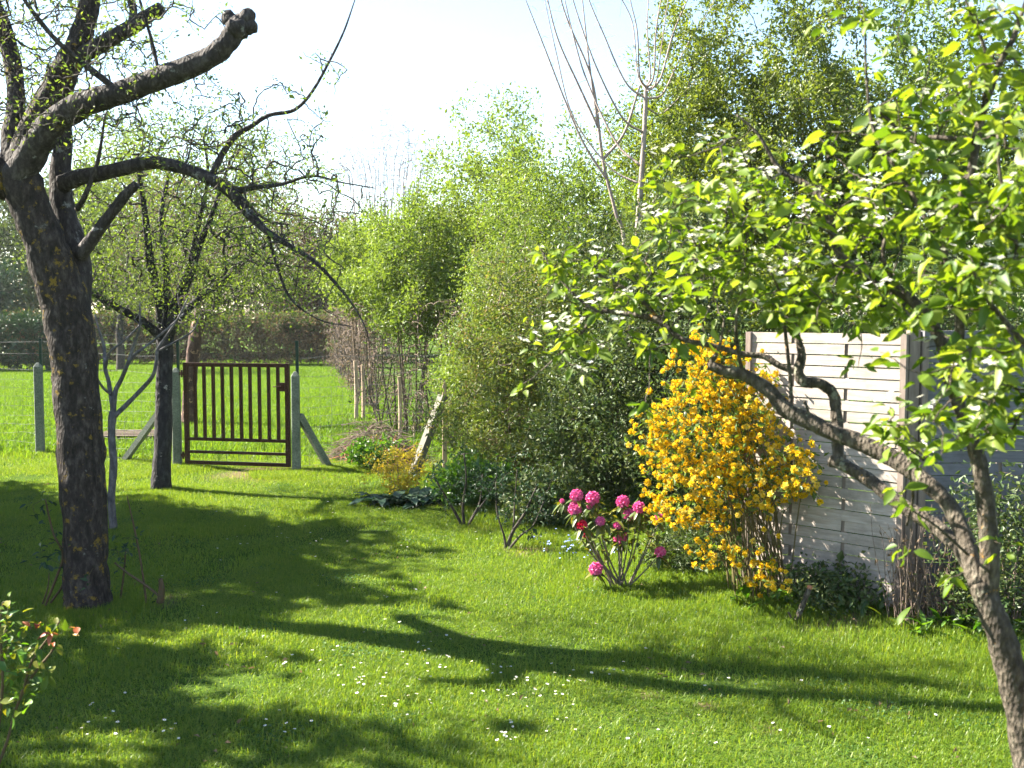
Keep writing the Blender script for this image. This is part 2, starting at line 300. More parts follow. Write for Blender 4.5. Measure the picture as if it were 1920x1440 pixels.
# ground sheet material: soil and thatch with earth patches
def ground_mat():
    m, nt, out = nmat('lawn_soil'); N = nt.nodes.new; Lk = nt.links.new
    tc = N('ShaderNodeTexCoord'); n1 = N('ShaderNodeTexNoise'); n1.inputs['Scale'].default_value = .9; n1.inputs['Detail'].default_value = 9; Lk(tc.outputs['Object'], n1.inputs[0])
    n2 = N('ShaderNodeTexNoise'); n2.inputs['Scale'].default_value = 40; n2.inputs['Detail'].default_value = 6; Lk(tc.outputs['Object'], n2.inputs[0])
    r = ramp(nt, [(.35, (.03, .055, .012)), (.5, (.05, .085, .016)), (.7, (.075, .10, .025))]); Lk(n2.outputs[0], r.inputs[0])
    soil = ramp(nt, [(.3, (.10, .065, .045)), (.7, (.22, .15, .11))]); Lk(n2.outputs[0], soil.inputs[0])
    col = r.outputs[0]
    for (x, y, rad) in SOIL:
        mp = N('ShaderNodeVectorMath'); mp.operation = 'DISTANCE'; mp.inputs[1].default_value = (x, y, 0); Lk(tc.outputs['Object'], mp.inputs[0])
        ad = N('ShaderNodeMath'); ad.operation = 'MULTIPLY_ADD'; Lk(n1.outputs[0], ad.inputs[0]); ad.inputs[1].default_value = rad * 1.2; Lk(mp.outputs['Value'], ad.inputs[2])
        rr = ramp(nt, [(0, (1, 1, 1)), (1, (0, 0, 0))]); mr = N('ShaderNodeMapRange'); Lk(ad.outputs[0], mr.inputs[0]); mr.inputs[1].default_value = rad * 1.0; mr.inputs[2].default_value = rad * 1.8
        Lk(mr.outputs[0], rr.inputs[0]); mx = N('ShaderNodeMix'); mx.data_type = 'RGBA'; Lk(rr.outputs[0], mx.inputs[0]); Lk(col, mx.inputs[6]); Lk(soil.outputs[0], mx.inputs[7]); col = mx.outputs[2]
    bp = N('ShaderNodeBump'); bp.inputs['Strength'].default_value = .5; bp.inputs['Distance'].default_value = .03; Lk(n2.outputs[0], bp.inputs['Height'])
    b = N('ShaderNodeBsdfDiffuse'); Lk(col, b.inputs[0]); Lk(bp.outputs[0], b.inputs['Normal']); Lk(b.outputs[0], out.inputs[0]); return m
SOIL = [(-3.2, 13.95, .75), (-1.6, 14.6, .8), (-9.6, 18.5, .9), (1.65, 7.9, .45), (-2.75, 7.6, .35), (2.4, 6.9, .5), (-.3, 10.2, .3), (.15, 9.3, .25), (.75, 5.75, .09), (1.05, 5.6, .07), (1.3, 5.3, .08), (2.0, 5.6, .06)]

# ------------------------------------------------------------------ ground
xs = np.concatenate([np.linspace(-300, -16, 8), np.linspace(-14, 10, 70), np.linspace(12, 300, 8)])
ys = np.concatenate([[-60, -20], np.linspace(0, 26, 75), np.linspace(30, 60, 8), [120, 250, 600]])
GX, GY = np.meshgrid(xs, ys); gv = np.stack([GX, GY, gz(GX, GY)], -1).reshape(-1, 3)
nx = len(xs); ii = (np.arange(len(ys) - 1)[:, None] * nx + np.arange(nx - 1)).ravel()
gnd = link('ground', make_mesh('ground', gv, [np.stack([ii, ii + 1, ii + nx + 1, ii + nx], 1)], ground_mat(), smooth=True), None, 'structure')
gnd['label'] = 'flat garden ground under the lawn and the paddock beyond the gate'

# grass: round patches of blades, set out by a point list through geometry nodes
def grass_patch(n, sig, h0, h1, w, lean, mat):
    b = np.zeros((n, 3)); b[:, :2] = rng.normal(0, sig, (n, 2)); h = U(h0, h1, n); ang = U(0, 6.283, n)
    d = np.stack([np.cos(ang), np.sin(ang), np.zeros(n)], 1); s = np.stack([-d[:, 1], d[:, 0], np.zeros(n)], 1); ln = np.abs(rng.normal(0, lean, n))
    wv = (w * U(.6, 1.3, n))[:, None]; up = np.array([0, 0, 1.0]); hh = h[:, None]; l = ln[:, None]
    m = b + up * hh * .55 + d * hh * l * .25; t = b + up * hh * (1 - .25 * np.minimum(l, 2)) + d * hh * l
    V = np.stack([b - s * wv / 2, b + s * wv / 2, m + s * wv * .42, m - s * wv * .42, t], 1).reshape(-1, 3)
    i = np.arange(n)[:, None] * 5
    big = U(0, 1); r = np.clip(.75 * U(0, 1, n) + .25 * big, 0, 1)
    return make_mesh('grass_patch', V, [i + [0, 1, 2, 3], i + [3, 2, 4]], mat, np.repeat(r, 5))
def scatter(name, variants, pts, rot, scl, idx, label):
    colv = bpy.data.collections.new(name + '_variants')
    for me in variants: colv.objects.link(bpy.data.objects.new(name + '_tuft', me))
    me = bpy.data.meshes.new(name); me.vertices.add(len(pts)); me.vertices.foreach_set('co', np.asarray(pts, np.float32).ravel())
    for nm, ty, key, dat in (('rot', 'FLOAT_VECTOR', 'vector', rot), ('scl', 'FLOAT_VECTOR', 'vector', scl), ('idx', 'INT', 'value', idx)):
        a = me.attributes.new(nm, ty, 'POINT'); a.data.foreach_set(key, np.asarray(dat).astype(np.int32 if ty == 'INT' else np.float32).ravel())
    o = link(name, me, None, 'stuff'); o['label'] = label; o['category'] = 'grass'
    ng = bpy.data.node_groups.new(name, 'GeometryNodeTree')
    ng.interface.new_socket('Geometry', in_out='INPUT', socket_type='NodeSocketGeometry'); ng.interface.new_socket('Geometry', in_out='OUTPUT', socket_type='NodeSocketGeometry')
    gi = ng.nodes.new('NodeGroupInput'); go = ng.nodes.new('NodeGroupOutput'); ip = ng.nodes.new('GeometryNodeInstanceOnPoints'); ci = ng.nodes.new('GeometryNodeCollectionInfo')
    ci.inputs['Collection'].default_value = colv; ci.inputs['Separate Children'].default_value = True; ci.inputs['Reset Children'].default_value = True
    ip.inputs['Pick Instance'].default_value = True
    ng.links.new(gi.outputs[0], ip.inputs['Points']); ng.links.new(ci.outputs[0], ip.inputs['Instance'])
    for nm, ty, so in (('rot', 'FLOAT_VECTOR', 'Rotation'), ('scl', 'FLOAT_VECTOR', 'Scale'), ('idx', 'INT', 'Instance Index')):
        na = ng.nodes.new('GeometryNodeInputNamedAttribute'); na.data_type = ty; na.inputs['Name'].default_value = nm
        ng.links.new([s for s in na.outputs if s.enabled][0], ip.inputs[so])
    ng.links.new(ip.outputs[0], go.inputs[0]); md = o.modifiers.new('tufts', 'NODES'); md.node_group = ng
    return o
def soil_keep(x, y):
    k = np.ones(len(x), bool)
    for (sx, sy, rad) in SOIL: k &= (np.hypot(x - sx, (y - sy) * 1.25) > rad * U(.75, 1.15, len(x)))
    return k
PL = [grass_patch(820, .15, .014, .050, .0038, 1.1, M['grass']) for _ in range(8)]
def clover_patch():
    n = 150; B = np.zeros((n, 3)); B[:, :2] = rng.normal(0, .09, (n, 2)); B[:, 2] = U(.012, .034, n); a = U(0, 6.283, n); D = np.column_stack([np.cos(a), np.sin(a), U(-.2, .4, n)]); L = U(.009, .020, n)
    V, F = kite(B, D, np.column_stack([rng.normal(0, .3, (n, 2)), np.ones(n)]), L, L * .9, .1, .05); return make_mesh('clover_patch', V, [F], M['clover'], np.repeat(U(0, 1, n), 4))
def litter_patch():
    n = 9; B = np.zeros((n, 3)); B[:, :2] = rng.normal(0, .2, (n, 2)); B[:, 2] = U(.02, .04, n); D = runit(n) * [1, 1, .3]; L = U(.018, .04, n)
    V, F = kite(B, D, np.column_stack([rng.normal(0, .5, (n, 2)), np.ones(n)]), L, L * .5, .3, .2); return make_mesh('litter_patch', V, [F], M['brown_leaf'], np.repeat(U(0, 1, n), 4))
PL += [clover_patch() for _ in range(3)] + [litter_patch() for _ in range(2)]
def lawn():
    pts = []
    for (y0, y1, dens) in ((3.6, 9, 22), (9, 16.5, 15)):
        n = int((y1 - y0) * 14 * dens); x = U(-8.5, 5.5, n); y = U(y0, y1, n); k = (np.abs(x) < y * .52 + .8); pts.append(np.stack([x[k], y[k]], 1))
    p = np.vstack(pts); k = soil_keep(p[:, 0], p[:, 1]) & (p[:, 0] < 2.9 + np.clip(7 - p[:, 1], 0, 9)); p = p[k]; n = len(p)
    lump = .8 + .45 * (np.sin(p[:, 0] * 2.3 + np.sin(p[:, 1] * 1.7)) * np.sin(p[:, 1] * 2.9 + 1)) + U(-.15, .35, n)
    zs = np.clip(lump, .45, 1.5)
    sl = np.stack([U(.8, 1.25, n)] * 2 + [zs], 1)
    # longer grass left by the mower under the hedge, round the trunks, posts and shrubs
    ex = []
    line = np.array([(1.9, 7.5), (1.2, 8.5), (.9, 8.9), (.3, 9.9), (-.2, 11), (-.7, 12.6), (-1.1, 14.2)])
    for i in range(len(line) - 1):
        a, b = line[i], line[i + 1]; m = 70; t = U(0, 1, m)[:, None]; ex.append(np.hstack([a + (b - a) * t + rng.normal(0, .22, (m, 2)) + [.22, .1], U(1.0, 2.1, (m, 1))]))
    for (cx, cy, rr, m) in ((-2.95, 7.42, .28, 40), (-4.1, 12.5, .2, 22), (-2.85, 13.75, .25, 30), (-4.55, 14.3, .25, 24), (-6.85, 15.4, .25, 16), (-2.35, 14.2, .35, 30), (.78, 7.95, .4, 36), (1.65, 7.55, .5, 50), (2.5, 6.7, .5, 40), (3.3, 6.4, .5, 40), (1.6, 2.95, .25, 18)):
        ex.append(np.hstack([rng.normal(0, rr * .6, (m, 2)) + [cx, cy], U(1.0, 1.9, (m, 1))]))
    ex = np.vstack(ex); ne = len(ex); se = np.stack([U(.7, 1.0, ne)] * 2 + [ex[:, 2]], 1)
    q = np.vstack([p, ex[:, :2]]); N_ = len(q)
    scatter('lawn_grass', PL, np.column_stack([q, gz(q[:, 0], q[:, 1])]), np.column_stack([np.zeros((N_, 2)), U(0, 6.283, N_)]), np.vstack([sl, se]), np.where(rng.random(N_) < .10, rng.integers(8, 13, N_), rng.integers(0, 8, N_)), 'mown spring lawn with longer grass along the hedge and round the trunks')
lawn()
def meadow():
    pv = [grass_patch(420, .38, .05, .14, .012, .7, M['grass_far']) for _ in range(4)]
    n = 9000; y = 15.5 + 29 * U(0, 1, n) ** .8; x = U(-26, 2, n)
    k = (x > -y * .54 - 1) & (x < -.9 - (y - 15) * .24) & soil_keep(x, y); p = np.stack([x[k], y[k]], 1); n = len(p)
    scatter('paddock_grass', pv, np.column_stack([p, gz(p[:, 0], p[:, 1])]), np.column_stack([np.zeros((n, 2)), U(0, 6.283, n)]), np.stack([U(.8, 1.4, n)] * 2 + [U(.6, 1.35, n)], 1), rng.integers(0, 4, n), 'bright green paddock grass beyond the wire fence and gate')
meadow()

# ------------------------------------------------------------------ limbs drawn as lists of (px, py, depth, width px)
def limb_pts(rows):
    pts = np.array([P(a, b, d) for a, b, d, w in rows]); r = np.array([w / 2 / FPX * d for a, b, d, w in rows]); return pts, r
def limb(parent, name, rows, mat, k=10, rough=.05, seg=6):
    pts, r = limb_pts(rows); mb = MB(); C = mb.tube(pts, r, k, (len(rows) - 1) * seg + 1, rough)
    mb.obj(name, mat, parent, True); return C
def twig_part(parent, C, R_, mat, k=4, name='twigs'):
    V, Q = tubes(C, R_, k); return link(name, make_mesh(name, V, [Q], mat, smooth=True), parent, 'stuff')
def leaf_part(parent, V, F, r, mat, name='foliage'): return link(name, make_mesh(name, V, [F], mat, r), parent, 'stuff')
def blob_targets(spec):
    out = []
    for (cx, cy, rx, ry, n, d0, d1) in spec:
        a = U(0, 6.283, n); q = np.sqrt(U(0, 1, n)); d = U(d0, d1, n)
        out += [P(cx + rx * q[i] * math.cos(a[i]), cy + ry * q[i] * math.sin(a[i]), d[i]) for i in range(n)]
    return np.array(out)

# ---- old apple tree
def apple_front():
    t = thing('apple_tree', 'old leaning apple tree with yellow-lichened trunk and a sawn-off knobbed limb', 'tree', (*P(165, 1150, 7.43)[:2], 0))
    d = 7.43; bk = M['apple_bark']; lm = M['apple_limb']; S = []
    S.append(limb(t, 'trunk', [(167, 1210, d, 150), (166, 1168, d, 108), (164, 1130, d, 90), (161, 1080, d, 82), (160, 1000, d, 80), (155, 900, d, 84), (149, 820, d, 85), (143, 720, d, 84), (135, 640, d, 86), (122, 570, d, 88), (103, 510, d - .03, 84), (82, 450, d - .06, 74), (58, 390, d - .08, 70), (42, 345, d - .1, 72), (34, 315, d - .1, 60)], bk, 18, .05, 6))
    S.append(limb(t, 'stem', [(138, 600, d + .08, 56), (144, 520, d + .12, 56), (136, 455, d + .14, 48), (119, 395, d + .16, 42), (113, 330, d + .18, 38), (118, 262, d + .2, 34), (112, 205, d + .22, 34), (124, 150, d + .2, 34)], lm, 14, .05))
    S.append(limb(t, 'limb', [(30, 335, d - .12, 60), (62, 285, d - .2, 52), (100, 232, d - .28, 50), (150, 198, d - .34, 48), (205, 180, d - .4, 44), (270, 158, d - .44, 42), (335, 133, d - .48, 42), (390, 110, d - .52, 40), (424, 82, d - .54, 38), (442, 58, d - .54, 40), (449, 42, d - .54, 36)], lm, 14, .06))
    for (a, b, w) in ((429, 34, 25), (464, 30, 26), (470, 50, 24), (447, 50, 40)):
        c = P(a, b, d - .54); k = MB(); rr = w / 2 / FPX * d; ax = unit(np.array([a - 447, 20, 60 - b], float) + .01)
        k.tube([c - ax * rr * 1.2, c - ax * rr * .3, c + ax * rr * .5, c + ax * rr * .85], [rr * .7, rr * 1.05, rr * 1.0, rr * .6], 10, 9, .09); k.obj('knob', lm, [c_ for c_ in t.children if c_.name.startswith('limb')][-1], True)
    S.append(limb(t, 'limb', [(30, 325, d, 54), (58, 250, d + .05, 50), (90, 190, d + .1, 50), (118, 140, d + .1, 52), (142, 95, d + .1, 46), (158, 50, d + .1, 38), (168, 0, d + .1, 36), (174, -70, d + .1, 26), (168, -150, d, 8)], bk, 14, .06))
    S.append(limb(t, 'limb', [(150, 105, d + .08, 32), (195, 80, d + .04, 30), (245, 52, d, 28), (275, 32, d, 26), (303, 14, d - .02, 22)], lm, 10, .06))
    S.append(limb(t, 'branch', [(246, 55, d, 16), (250, 20, d, 15), (243, -30, d, 13), (262, -120, d, 8), (255, -200, d, 4)], lm, 8))
    S.append(limb(t, 'branch', [(150, 478, d + .05, 30), (175, 445, d, 24), (205, 405, d - .05, 21), (232, 370, d - .1, 20), (256, 345, d - .12, 16)], lm, 10, .06))
    S.append(limb(t, 'limb', [(118, 345, d + .12, 34), (150, 332, d + .05, 30), (195, 324, d, 28), (245, 312, d - .06, 27), (295, 305, d - .1, 24), (345, 316, d - .14, 22), (395, 336, d - .18, 23), (435, 362, d - .2, 24), (462, 395, d - .22, 20), (498, 432, d - .26, 13), (545, 462, d - .3, 10), (592, 492, d - .33, 8), (632, 535, d - .36, 6), (662, 572, d - .38, 4), (684, 612, d - .4, 3), (692, 640, d - .4, 2)], lm, 10, .05))
    S.append(limb(t, 'branch', [(395, 334, d - .18, 13), (415, 292, d - .15, 12), (440, 256, d - .12, 12), (472, 236, d - .1, 9), (505, 216, d - .08, 8), (552, 206, d - .06, 7), (585, 172, d - .04, 6), (618, 114, d, 5), (645, 58, d, 4), (667, -5, d, 2)], lm, 8))
    S.append(limb(t, 'branch', [(440, 362, d - .2, 11), (475, 352, d - .22, 9), (525, 346, d - .25, 7), (585, 330, d - .3, 5), (640, 342, d - .3, 3), (700, 352, d - .3, 2)], lm, 8))
    S.append(limb(t, 'branch', [(500, 434, d - .26, 9), (520, 500, d - .2, 6), (545, 560, d - .15, 5), (600, 600, d - .1, 3), (660, 612, d - .1, 2)], lm, 6))
    S.append(limb(t, 'branch', [(145, 392, d + .02, 11), (158, 370, d - .1, 10), (176, 325, d - .14, 9), (187, 285, d - .16, 7), (197, 215, d - .16, 4)], lm, 8))
    S.append(limb(t, 'branch', [(235, 180, d - .42, 12), (170, 130, d - .5, 12), (110, 80, d - .6, 9), (60, 20, d - .7, 8), (20, -40, d - .8, 4)], lm, 8))
    S.append(limb(t, 'branch', [(300, 150, d - .46, 7), (288, 90, d - .5, 6), (268, 20, d - .55, 5), (250, -40, d - .6, 3)], lm, 6))
    S.append(limb(t, 'limb', [(22, 330, d, 44), (22, 260, d + .1, 38), (30, 190, d + .2, 32), (22, 110, d + .3, 32), (0, 40, d + .3, 34), (-40, -60, d + .3, 28), (-60, -200, d + .3, 14)], bk, 10, .05))
    S.append(limb(t, 'limb', [(20, 345, d - .1, 50), (-40, 290, d - .2, 44), (-130, 230, d - .3, 36), (-230, 190, d - .3, 28), (-340, 130, d - .2, 18), (-430, 60, d - .2, 8)], bk, 10, .05))
    S.append(limb(t, 'limb', [(15, 355, d + .2, 46), (-60, 320, d + .6, 40), (-150, 260, d + 1, 32), (-240, 160, d + 1.3, 22), (-300, 40, d + 1.4, 10)], bk, 10, .05))
    sk = np.vstack(S)[:, :]; sk = sk[sk[:, 2] > 2.9]
    T = blob_targets([(100, 110, 210, 170, 900, 6.6, 8.8), (150, -110, 280, 110, 50, 6.6, 8.2), (-220, 80, 230, 200, 70, 6.3, 8.8), (330, 70, 130, 90, 46, 6.8, 7.8), (480, 260, 150, 110, 100, 6.7, 7.5), (330, 230, 150, 100, 130, 6.8, 7.8), (560, 420, 130, 110, 70, 6.6, 7.4), (600, 560, 90, 60, 18, 6.7, 7.3), (420, 420, 130, 90, 50, 6.7, 7.5), (580, 130, 80, 60, 12, 7, 7.5)])
    C, R_ = grow(sk, T, .0027, 7, .12, .12, .45); twig_part(t, C, R_, M['twig_dark'])
    ok = np.linalg.norm(C[:, -1] - C[:, 0], axis=1) > .09; C = C[ok]; T = T[ok]; near = (T[:, 0] > -2.6)
    V, F, r = leaves_on(C[~near], 7, .035, .027, .5); leaf_part(t, V, F, r, M['apple_leaf'])
    V, F, r = leaves_on(C[near], 10, .03, .025, .5); leaf_part(t, V, F, r, M['apple_leaf'], 'sparse_foliage')
apple_front()

# ---- second apple tree, beside the gate
def apple_back():
    d = 12.5; t = thing('apple_tree', 'dark-trunked apple tree with pale lichen rings standing beside the gate', 'tree', (*P(302, 920, d)[:2], 0)); bk = M['apple_bark_old']; S = []
    S.append(limb(t, 'trunk', [(301, 945, d, 50), (302, 915, d, 40), (304, 860, d, 33), (307, 780, d, 31), (308, 700, d, 30), (309, 650, d, 31), (311, 615, d, 34)], bk, 14, .06))
    for rows in ([(308, 630, d, 22), (300, 570, d - .1, 21), (284, 505, d - .2, 18), (276, 440, d - .3, 14), (268, 370, d - .4, 10), (255, 300, d - .5, 6)],
                 [(312, 625, d, 20), (311, 545, d + .1, 18), (308, 475, d + .2, 14), (302, 400, d + .3, 10), (318, 320, d + .4, 6)],
                 [(313, 630, d, 26), (334, 565, d - .1, 25), (357, 505, d - .2, 20), (372, 462, d - .2, 15), (398, 400, d - .3, 10), (425, 320, d - .3, 6)],
                 [(306, 635, d, 18), (268, 603, d - .2, 16), (225, 580, d - .4, 14), (172, 548, d - .6, 10), (120, 528, d - .8, 6), (60, 540, d - .9, 3)],
                 [(322, 610, d, 16), (362, 570, d + .3, 14), (412, 530, d + .5, 11), (468, 480, d + .7, 8), (540, 440, d + .8, 5)],
                 [(345, 540, d - .1, 12), (372, 420, d - .5, 9), (390, 330, d - .7, 6), (380, 250, d - .8, 3)]):
        S.append(limb(t, 'limb', rows, bk, 9, .05))
    sk = np.vstack(S[1:])
    T = blob_targets([(320, 420, 230, 190, 480, 11, 14), (200, 480, 160, 110, 170, 11.2, 13.6), (490, 400, 160, 160, 240, 11.4, 14), (330, 260, 170, 70, 120, 11.4, 13.6), (420, 540, 170, 70, 130, 11.2, 13.6)])
    C, R_ = grow(sk, T, .0044, 7, .12, .12, .5); twig_part(t, C, R_, M['twig_dark'])
    V, F, r = leaves_on(C, 20, .09, .034, .5); leaf_part(t, V, F, r, M['apple_leaf'])
apple_back()

# ---- tree in the paddock with the torn red-brown trunk, and one far behind it
def paddock_trees():
    d = 19.5; t = thing('fruit_tree', 'red-brown trunked paddock tree with a pale torn scar behind the gate', 'tree', (*P(357, 800, d)[:2], 0)); S = []
    S.append(limb(t, 'trunk', [(352, 812, d, 30), (354, 760, d, 25), (358, 700, d, 25), (364, 650, d, 25), (371, 610, d, 25), (378, 580, d, 22)], M['red_bark'], 12, .07))
    for rows in ([(374, 600, d, 20), (400, 565, d, 18), (430, 520, d - .2, 12), (470, 470, d - .4, 8)], [(372, 600, d, 16), (365, 540, d + .3, 14), (350, 470, d + .4, 9), (345, 400, d + .4, 5)], [(385, 575, d, 12), (440, 560, d + .2, 9), (510, 540, d + .4, 6), (570, 530, d + .5, 4)]):
        S.append(limb(t, 'limb', rows, M['twig_dark'], 8, .05))
    T = blob_targets([(460, 470, 150, 110, 170, 18, 21), (360, 430, 110, 110, 90, 18, 21)])
    C, R_ = grow(np.vstack(S), T, .0045, 6, .1, .1, .5); twig_part(t, C, R_, M['twig_dark']); V, F, r = leaves_on(C, 22, .13, .05); leaf_part(t, V, F, r, M['apple_leaf'])
    d = 37; t = thing('fruit_tree', 'small dark fruit tree far across the paddock by the back hedge', 'tree', (*P(226, 698, d)[:2], 0)); S = []
    S.append(limb(t, 'trunk', [(226, 702, d, 18), (226, 660, d, 15), (224, 620, d, 14), (228, 585, d, 12), (236, 540, d, 8), (240, 480, d, 4)], M['twig_dark'], 8, .05))
    T = blob_targets([(230, 500, 120, 90, 190, 35, 39)])
    C, R_ = grow(S[0][12:], T, .009, 6, .1, .1, .4); twig_part(t, C, R_, M['twig_dark']); V, F, r = leaves_on(C, 20, .2, .09); leaf_part(t, V, F, r, M['far_leaf'])
paddock_trees()

# ---- bare silver sapling
def sapling():
    d = 10.1; t = thing('sapling', 'bare silver-barked young fig sapling with upswept branches behind the old apple', 'sapling', (*P(212, 1000, d)[:2], 0)); m = M['sapling_bark']; S = []
    S.append(limb(t, 'trunk', [(214, 1015, d, 17), (212, 985, d, 15), (209, 930, d, 14), (213, 870, d, 14), (209, 810, d, 14), (212, 772, d, 15)], m, 10, .07))
    for rows in ([(211, 785, d, 12), (215, 738, d, 10), (226, 714, d, 8), (240, 680, d - .1, 7), (250, 650, d - .1, 6), (262, 612, d - .2, 4), (262, 570, d - .2, 3)],
                 [(213, 782, d, 10), (240, 756, d, 9), (270, 725, d, 8), (287, 703, d - .1, 7), (293, 678, d - .1, 6), (296, 655, d - .1, 6), (312, 630, d - .1, 5), (332, 600, d - .2, 4), (352, 560, d - .2, 3)],
                 [(211, 765, d, 9), (204, 718, d + .1, 8), (197, 690, d + .1, 7), (195, 650, d + .2, 6), (186, 620, d + .2, 4), (178, 590, d + .2, 3)],
                 [(226, 714, d, 6), (246, 672, d + .1, 6), (266, 655, d + .1, 5), (286, 640, d + .2, 4), (312, 618, d + .2, 4), (345, 588, d + .3, 3)],
                 [(209, 740, d, 5), (194, 728, d - .1, 5), (184, 712, d - .2, 4), (178, 690, d - .2, 3)],
                 [(198, 690, d + .1, 5), (206, 660, d, 4), (232, 640, d, 4), (266, 606, d, 3)],
                 [(296, 658, d - .1, 4), (330, 640, d - .2, 4), (362, 620, d - .3, 3), (375, 590, d - .3, 2)]):
        S.append(limb(t, 'branch', rows, m, 7, .05))
    T = blob_targets([(200, 610, 40, 40, 8, 9.9, 10.4), (280, 590, 50, 40, 14, 9.8, 10.4), (340, 580, 35, 40, 12, 9.8, 10.4), (230, 640, 40, 30, 6, 9.9, 10.3)])
    C, R_ = grow(np.vstack(S[1:]), T, .0028, 6, .1, .08, .4); twig_part(t, C, R_, m)
sapling()

# ------------------------------------------------------------------ gate, posts and wire
def gate():
    a, b = P(352, 876, 14.4), P(541, 876, 14.1); a[2] = b[2] = 0; L = np.linalg.norm(b - a); u = (b - a) / L
    t = thing('metal_gate', 'rusty brown steel garden gate with upright bars between two concrete posts', 'gate', ((a + b) / 2)[:2].tolist() + [0]); ang = math.atan2(u[1], u[0]); m = M['rust']
    def barx(s0, s1, z, th, dp, nm):
        mb = MB(); c = a + u * (s0 + s1) / 2; mb.box((c[0], c[1], z), (s1 - s0, dp, th), ang); return mb.obj(nm, m, t)
    def barz(s, z0, z1, w, dp, nm):
        mb = MB(); c = a + u * s; mb.box((c[0], c[1], (z0 + z1) / 2), (w, dp, z1 - z0), ang); return mb.obj(nm, m, t)
    f = .055
    barz(0, .04, 1.42, f, .05, 'frame_post'); barz(L, .04, 1.42, f, .05, 'frame_post')
    barx(f / 2, L - f / 2, 1.392, .05, .046, 'top_rail'); barx(f / 2, L - f / 2, .385, .04, .046, 'rail'); barx(f / 2, L - f / 2, .21, .035, .046, 'rail'); barx(f / 2, L - f / 2, .065, .046, .046, 'bottom_rail')
    n = 11
    for i in range(1, n): barz(L * i / n, .405, 1.367, .040, .032, 'bar')
    lk = barz(L - .085, 1.05, 1.165, .11, .062, 'lock_case'); mb = MB(); c = a + u * (L - .09); mb.tube([(c[0], c[1] - .03, 1.12), (c[0], c[1] - .075, 1.12), (c[0] - .09, c[1] - .08, 1.115)], .008, 6); mb.obj('handle', m, lk, True)
    for z in (1.27, .16):
        mb = MB(); c = a - u * .055; mb.box((c[0], c[1], z), (.07, .03, .045), ang); mb.tube([(c[0], c[1] - .02, z - .05), (c[0], c[1] - .02, z + .05)], .014, 8); mb.obj('hinge', m, t)
gate()
def post_mesh(mb, x, y, h, w=.108, rot=0):
    z0 = -.15; s = w / 2; cz, sz = math.cos(rot), math.sin(rot); rows = []
    for (z, k) in ((z0, 1.04), (h * .5, 1.0), (h - .06, .97), (h - .012, .45), (h, .28)):
        ch_ = .80
        for (qx, qy) in ((1, ch_), (ch_, 1), (-ch_, 1), (-1, ch_), (-1, -ch_), (-ch_, -1), (ch_, -1), (1, -ch_)):
            px, py = qx * s * k, qy * s * k; rows.append((x + cz * px - sz * py, y + sz * px + cz * py, z))
    F = []
    for r in range(4):
        for j in range(8): F.append([r * 8 + j, r * 8 + (j + 1) % 8, r * 8 + 8 + (j + 1) % 8, r * 8 + 8 + j])
    mb.add(rows, F, U(0, 1)); n = 4 * 8; mb.add(np.array(rows[n:n + 8]), [[0, 1, 2, 3], [0, 3, 4, 7], [4, 5, 6, 7]], .5)
def strut(parent, a, b, w, th, mat, name='brace'):
    mb = MB(); M3 = bar_matrix(a, b); mb.box((np.asarray(a) + b) / 2, (w, np.linalg.norm(np.asarray(b) - a), th), M=M3); return mb.obj(name, mat, parent)
def wires(parent, pts, z0, z1, nh, vstep, sag=.0, name='wire_mesh'):
    mb = MB(); pts = np.asarray(pts, float); seg = np.diff(pts, axis=0); L = np.linalg.norm(seg, axis=1); tot = L.sum(); cum = np.concatenate([[0], np.cumsum(L)])
    at = lambda s: np.array([np.interp(s, cum, pts[:, 0]), np.interp(s, cum, pts[:, 1])])
    for z in np.linspace(z0, z1, nh):
        n = max(8, int(tot / .25)); q = np.array([[*at(s), z + .006 * math.sin(s * 2.1 + z * 9) + .008 * rng.normal()] for s in np.linspace(0, tot, n)]); mb.tube(q, .0022, 3, n, 0, False)
    for s in np.arange(vstep, tot, vstep):
        p = at(s); mb.tube([(p[0], p[1], z0), (p[0] + .01 * rng.normal(), p[1], (z0 + z1) / 2), (p[0], p[1], z1)], .0016, 3, 5, 0, False)
    return mb.obj(name, M['wire'], parent)
def barbed(parent, pts, z):
    mb = MB(); pts = np.asarray(pts, float); n = 40; c = np.column_stack([catmull(np.column_stack([pts, np.zeros(len(pts))]), n)[:, :2], z + .012 * np.sin(np.arange(n) * .4 + z * 7)]); mb.tube(c, .0022, 3, n, 0, False)
    for i in range(1, n - 1):
        q = c[i]; mb.tube([q + [-.012, 0, .018], q, q + [.012, 0, -.018]], .0016, 3, 3, 0, False); mb.tube([q + [.012, .0, .018], q, q + [-.012, 0, -.018]], .0016, 3, 3, 0, False)
    return mb.obj('barbed_wire', M['wire'], parent)
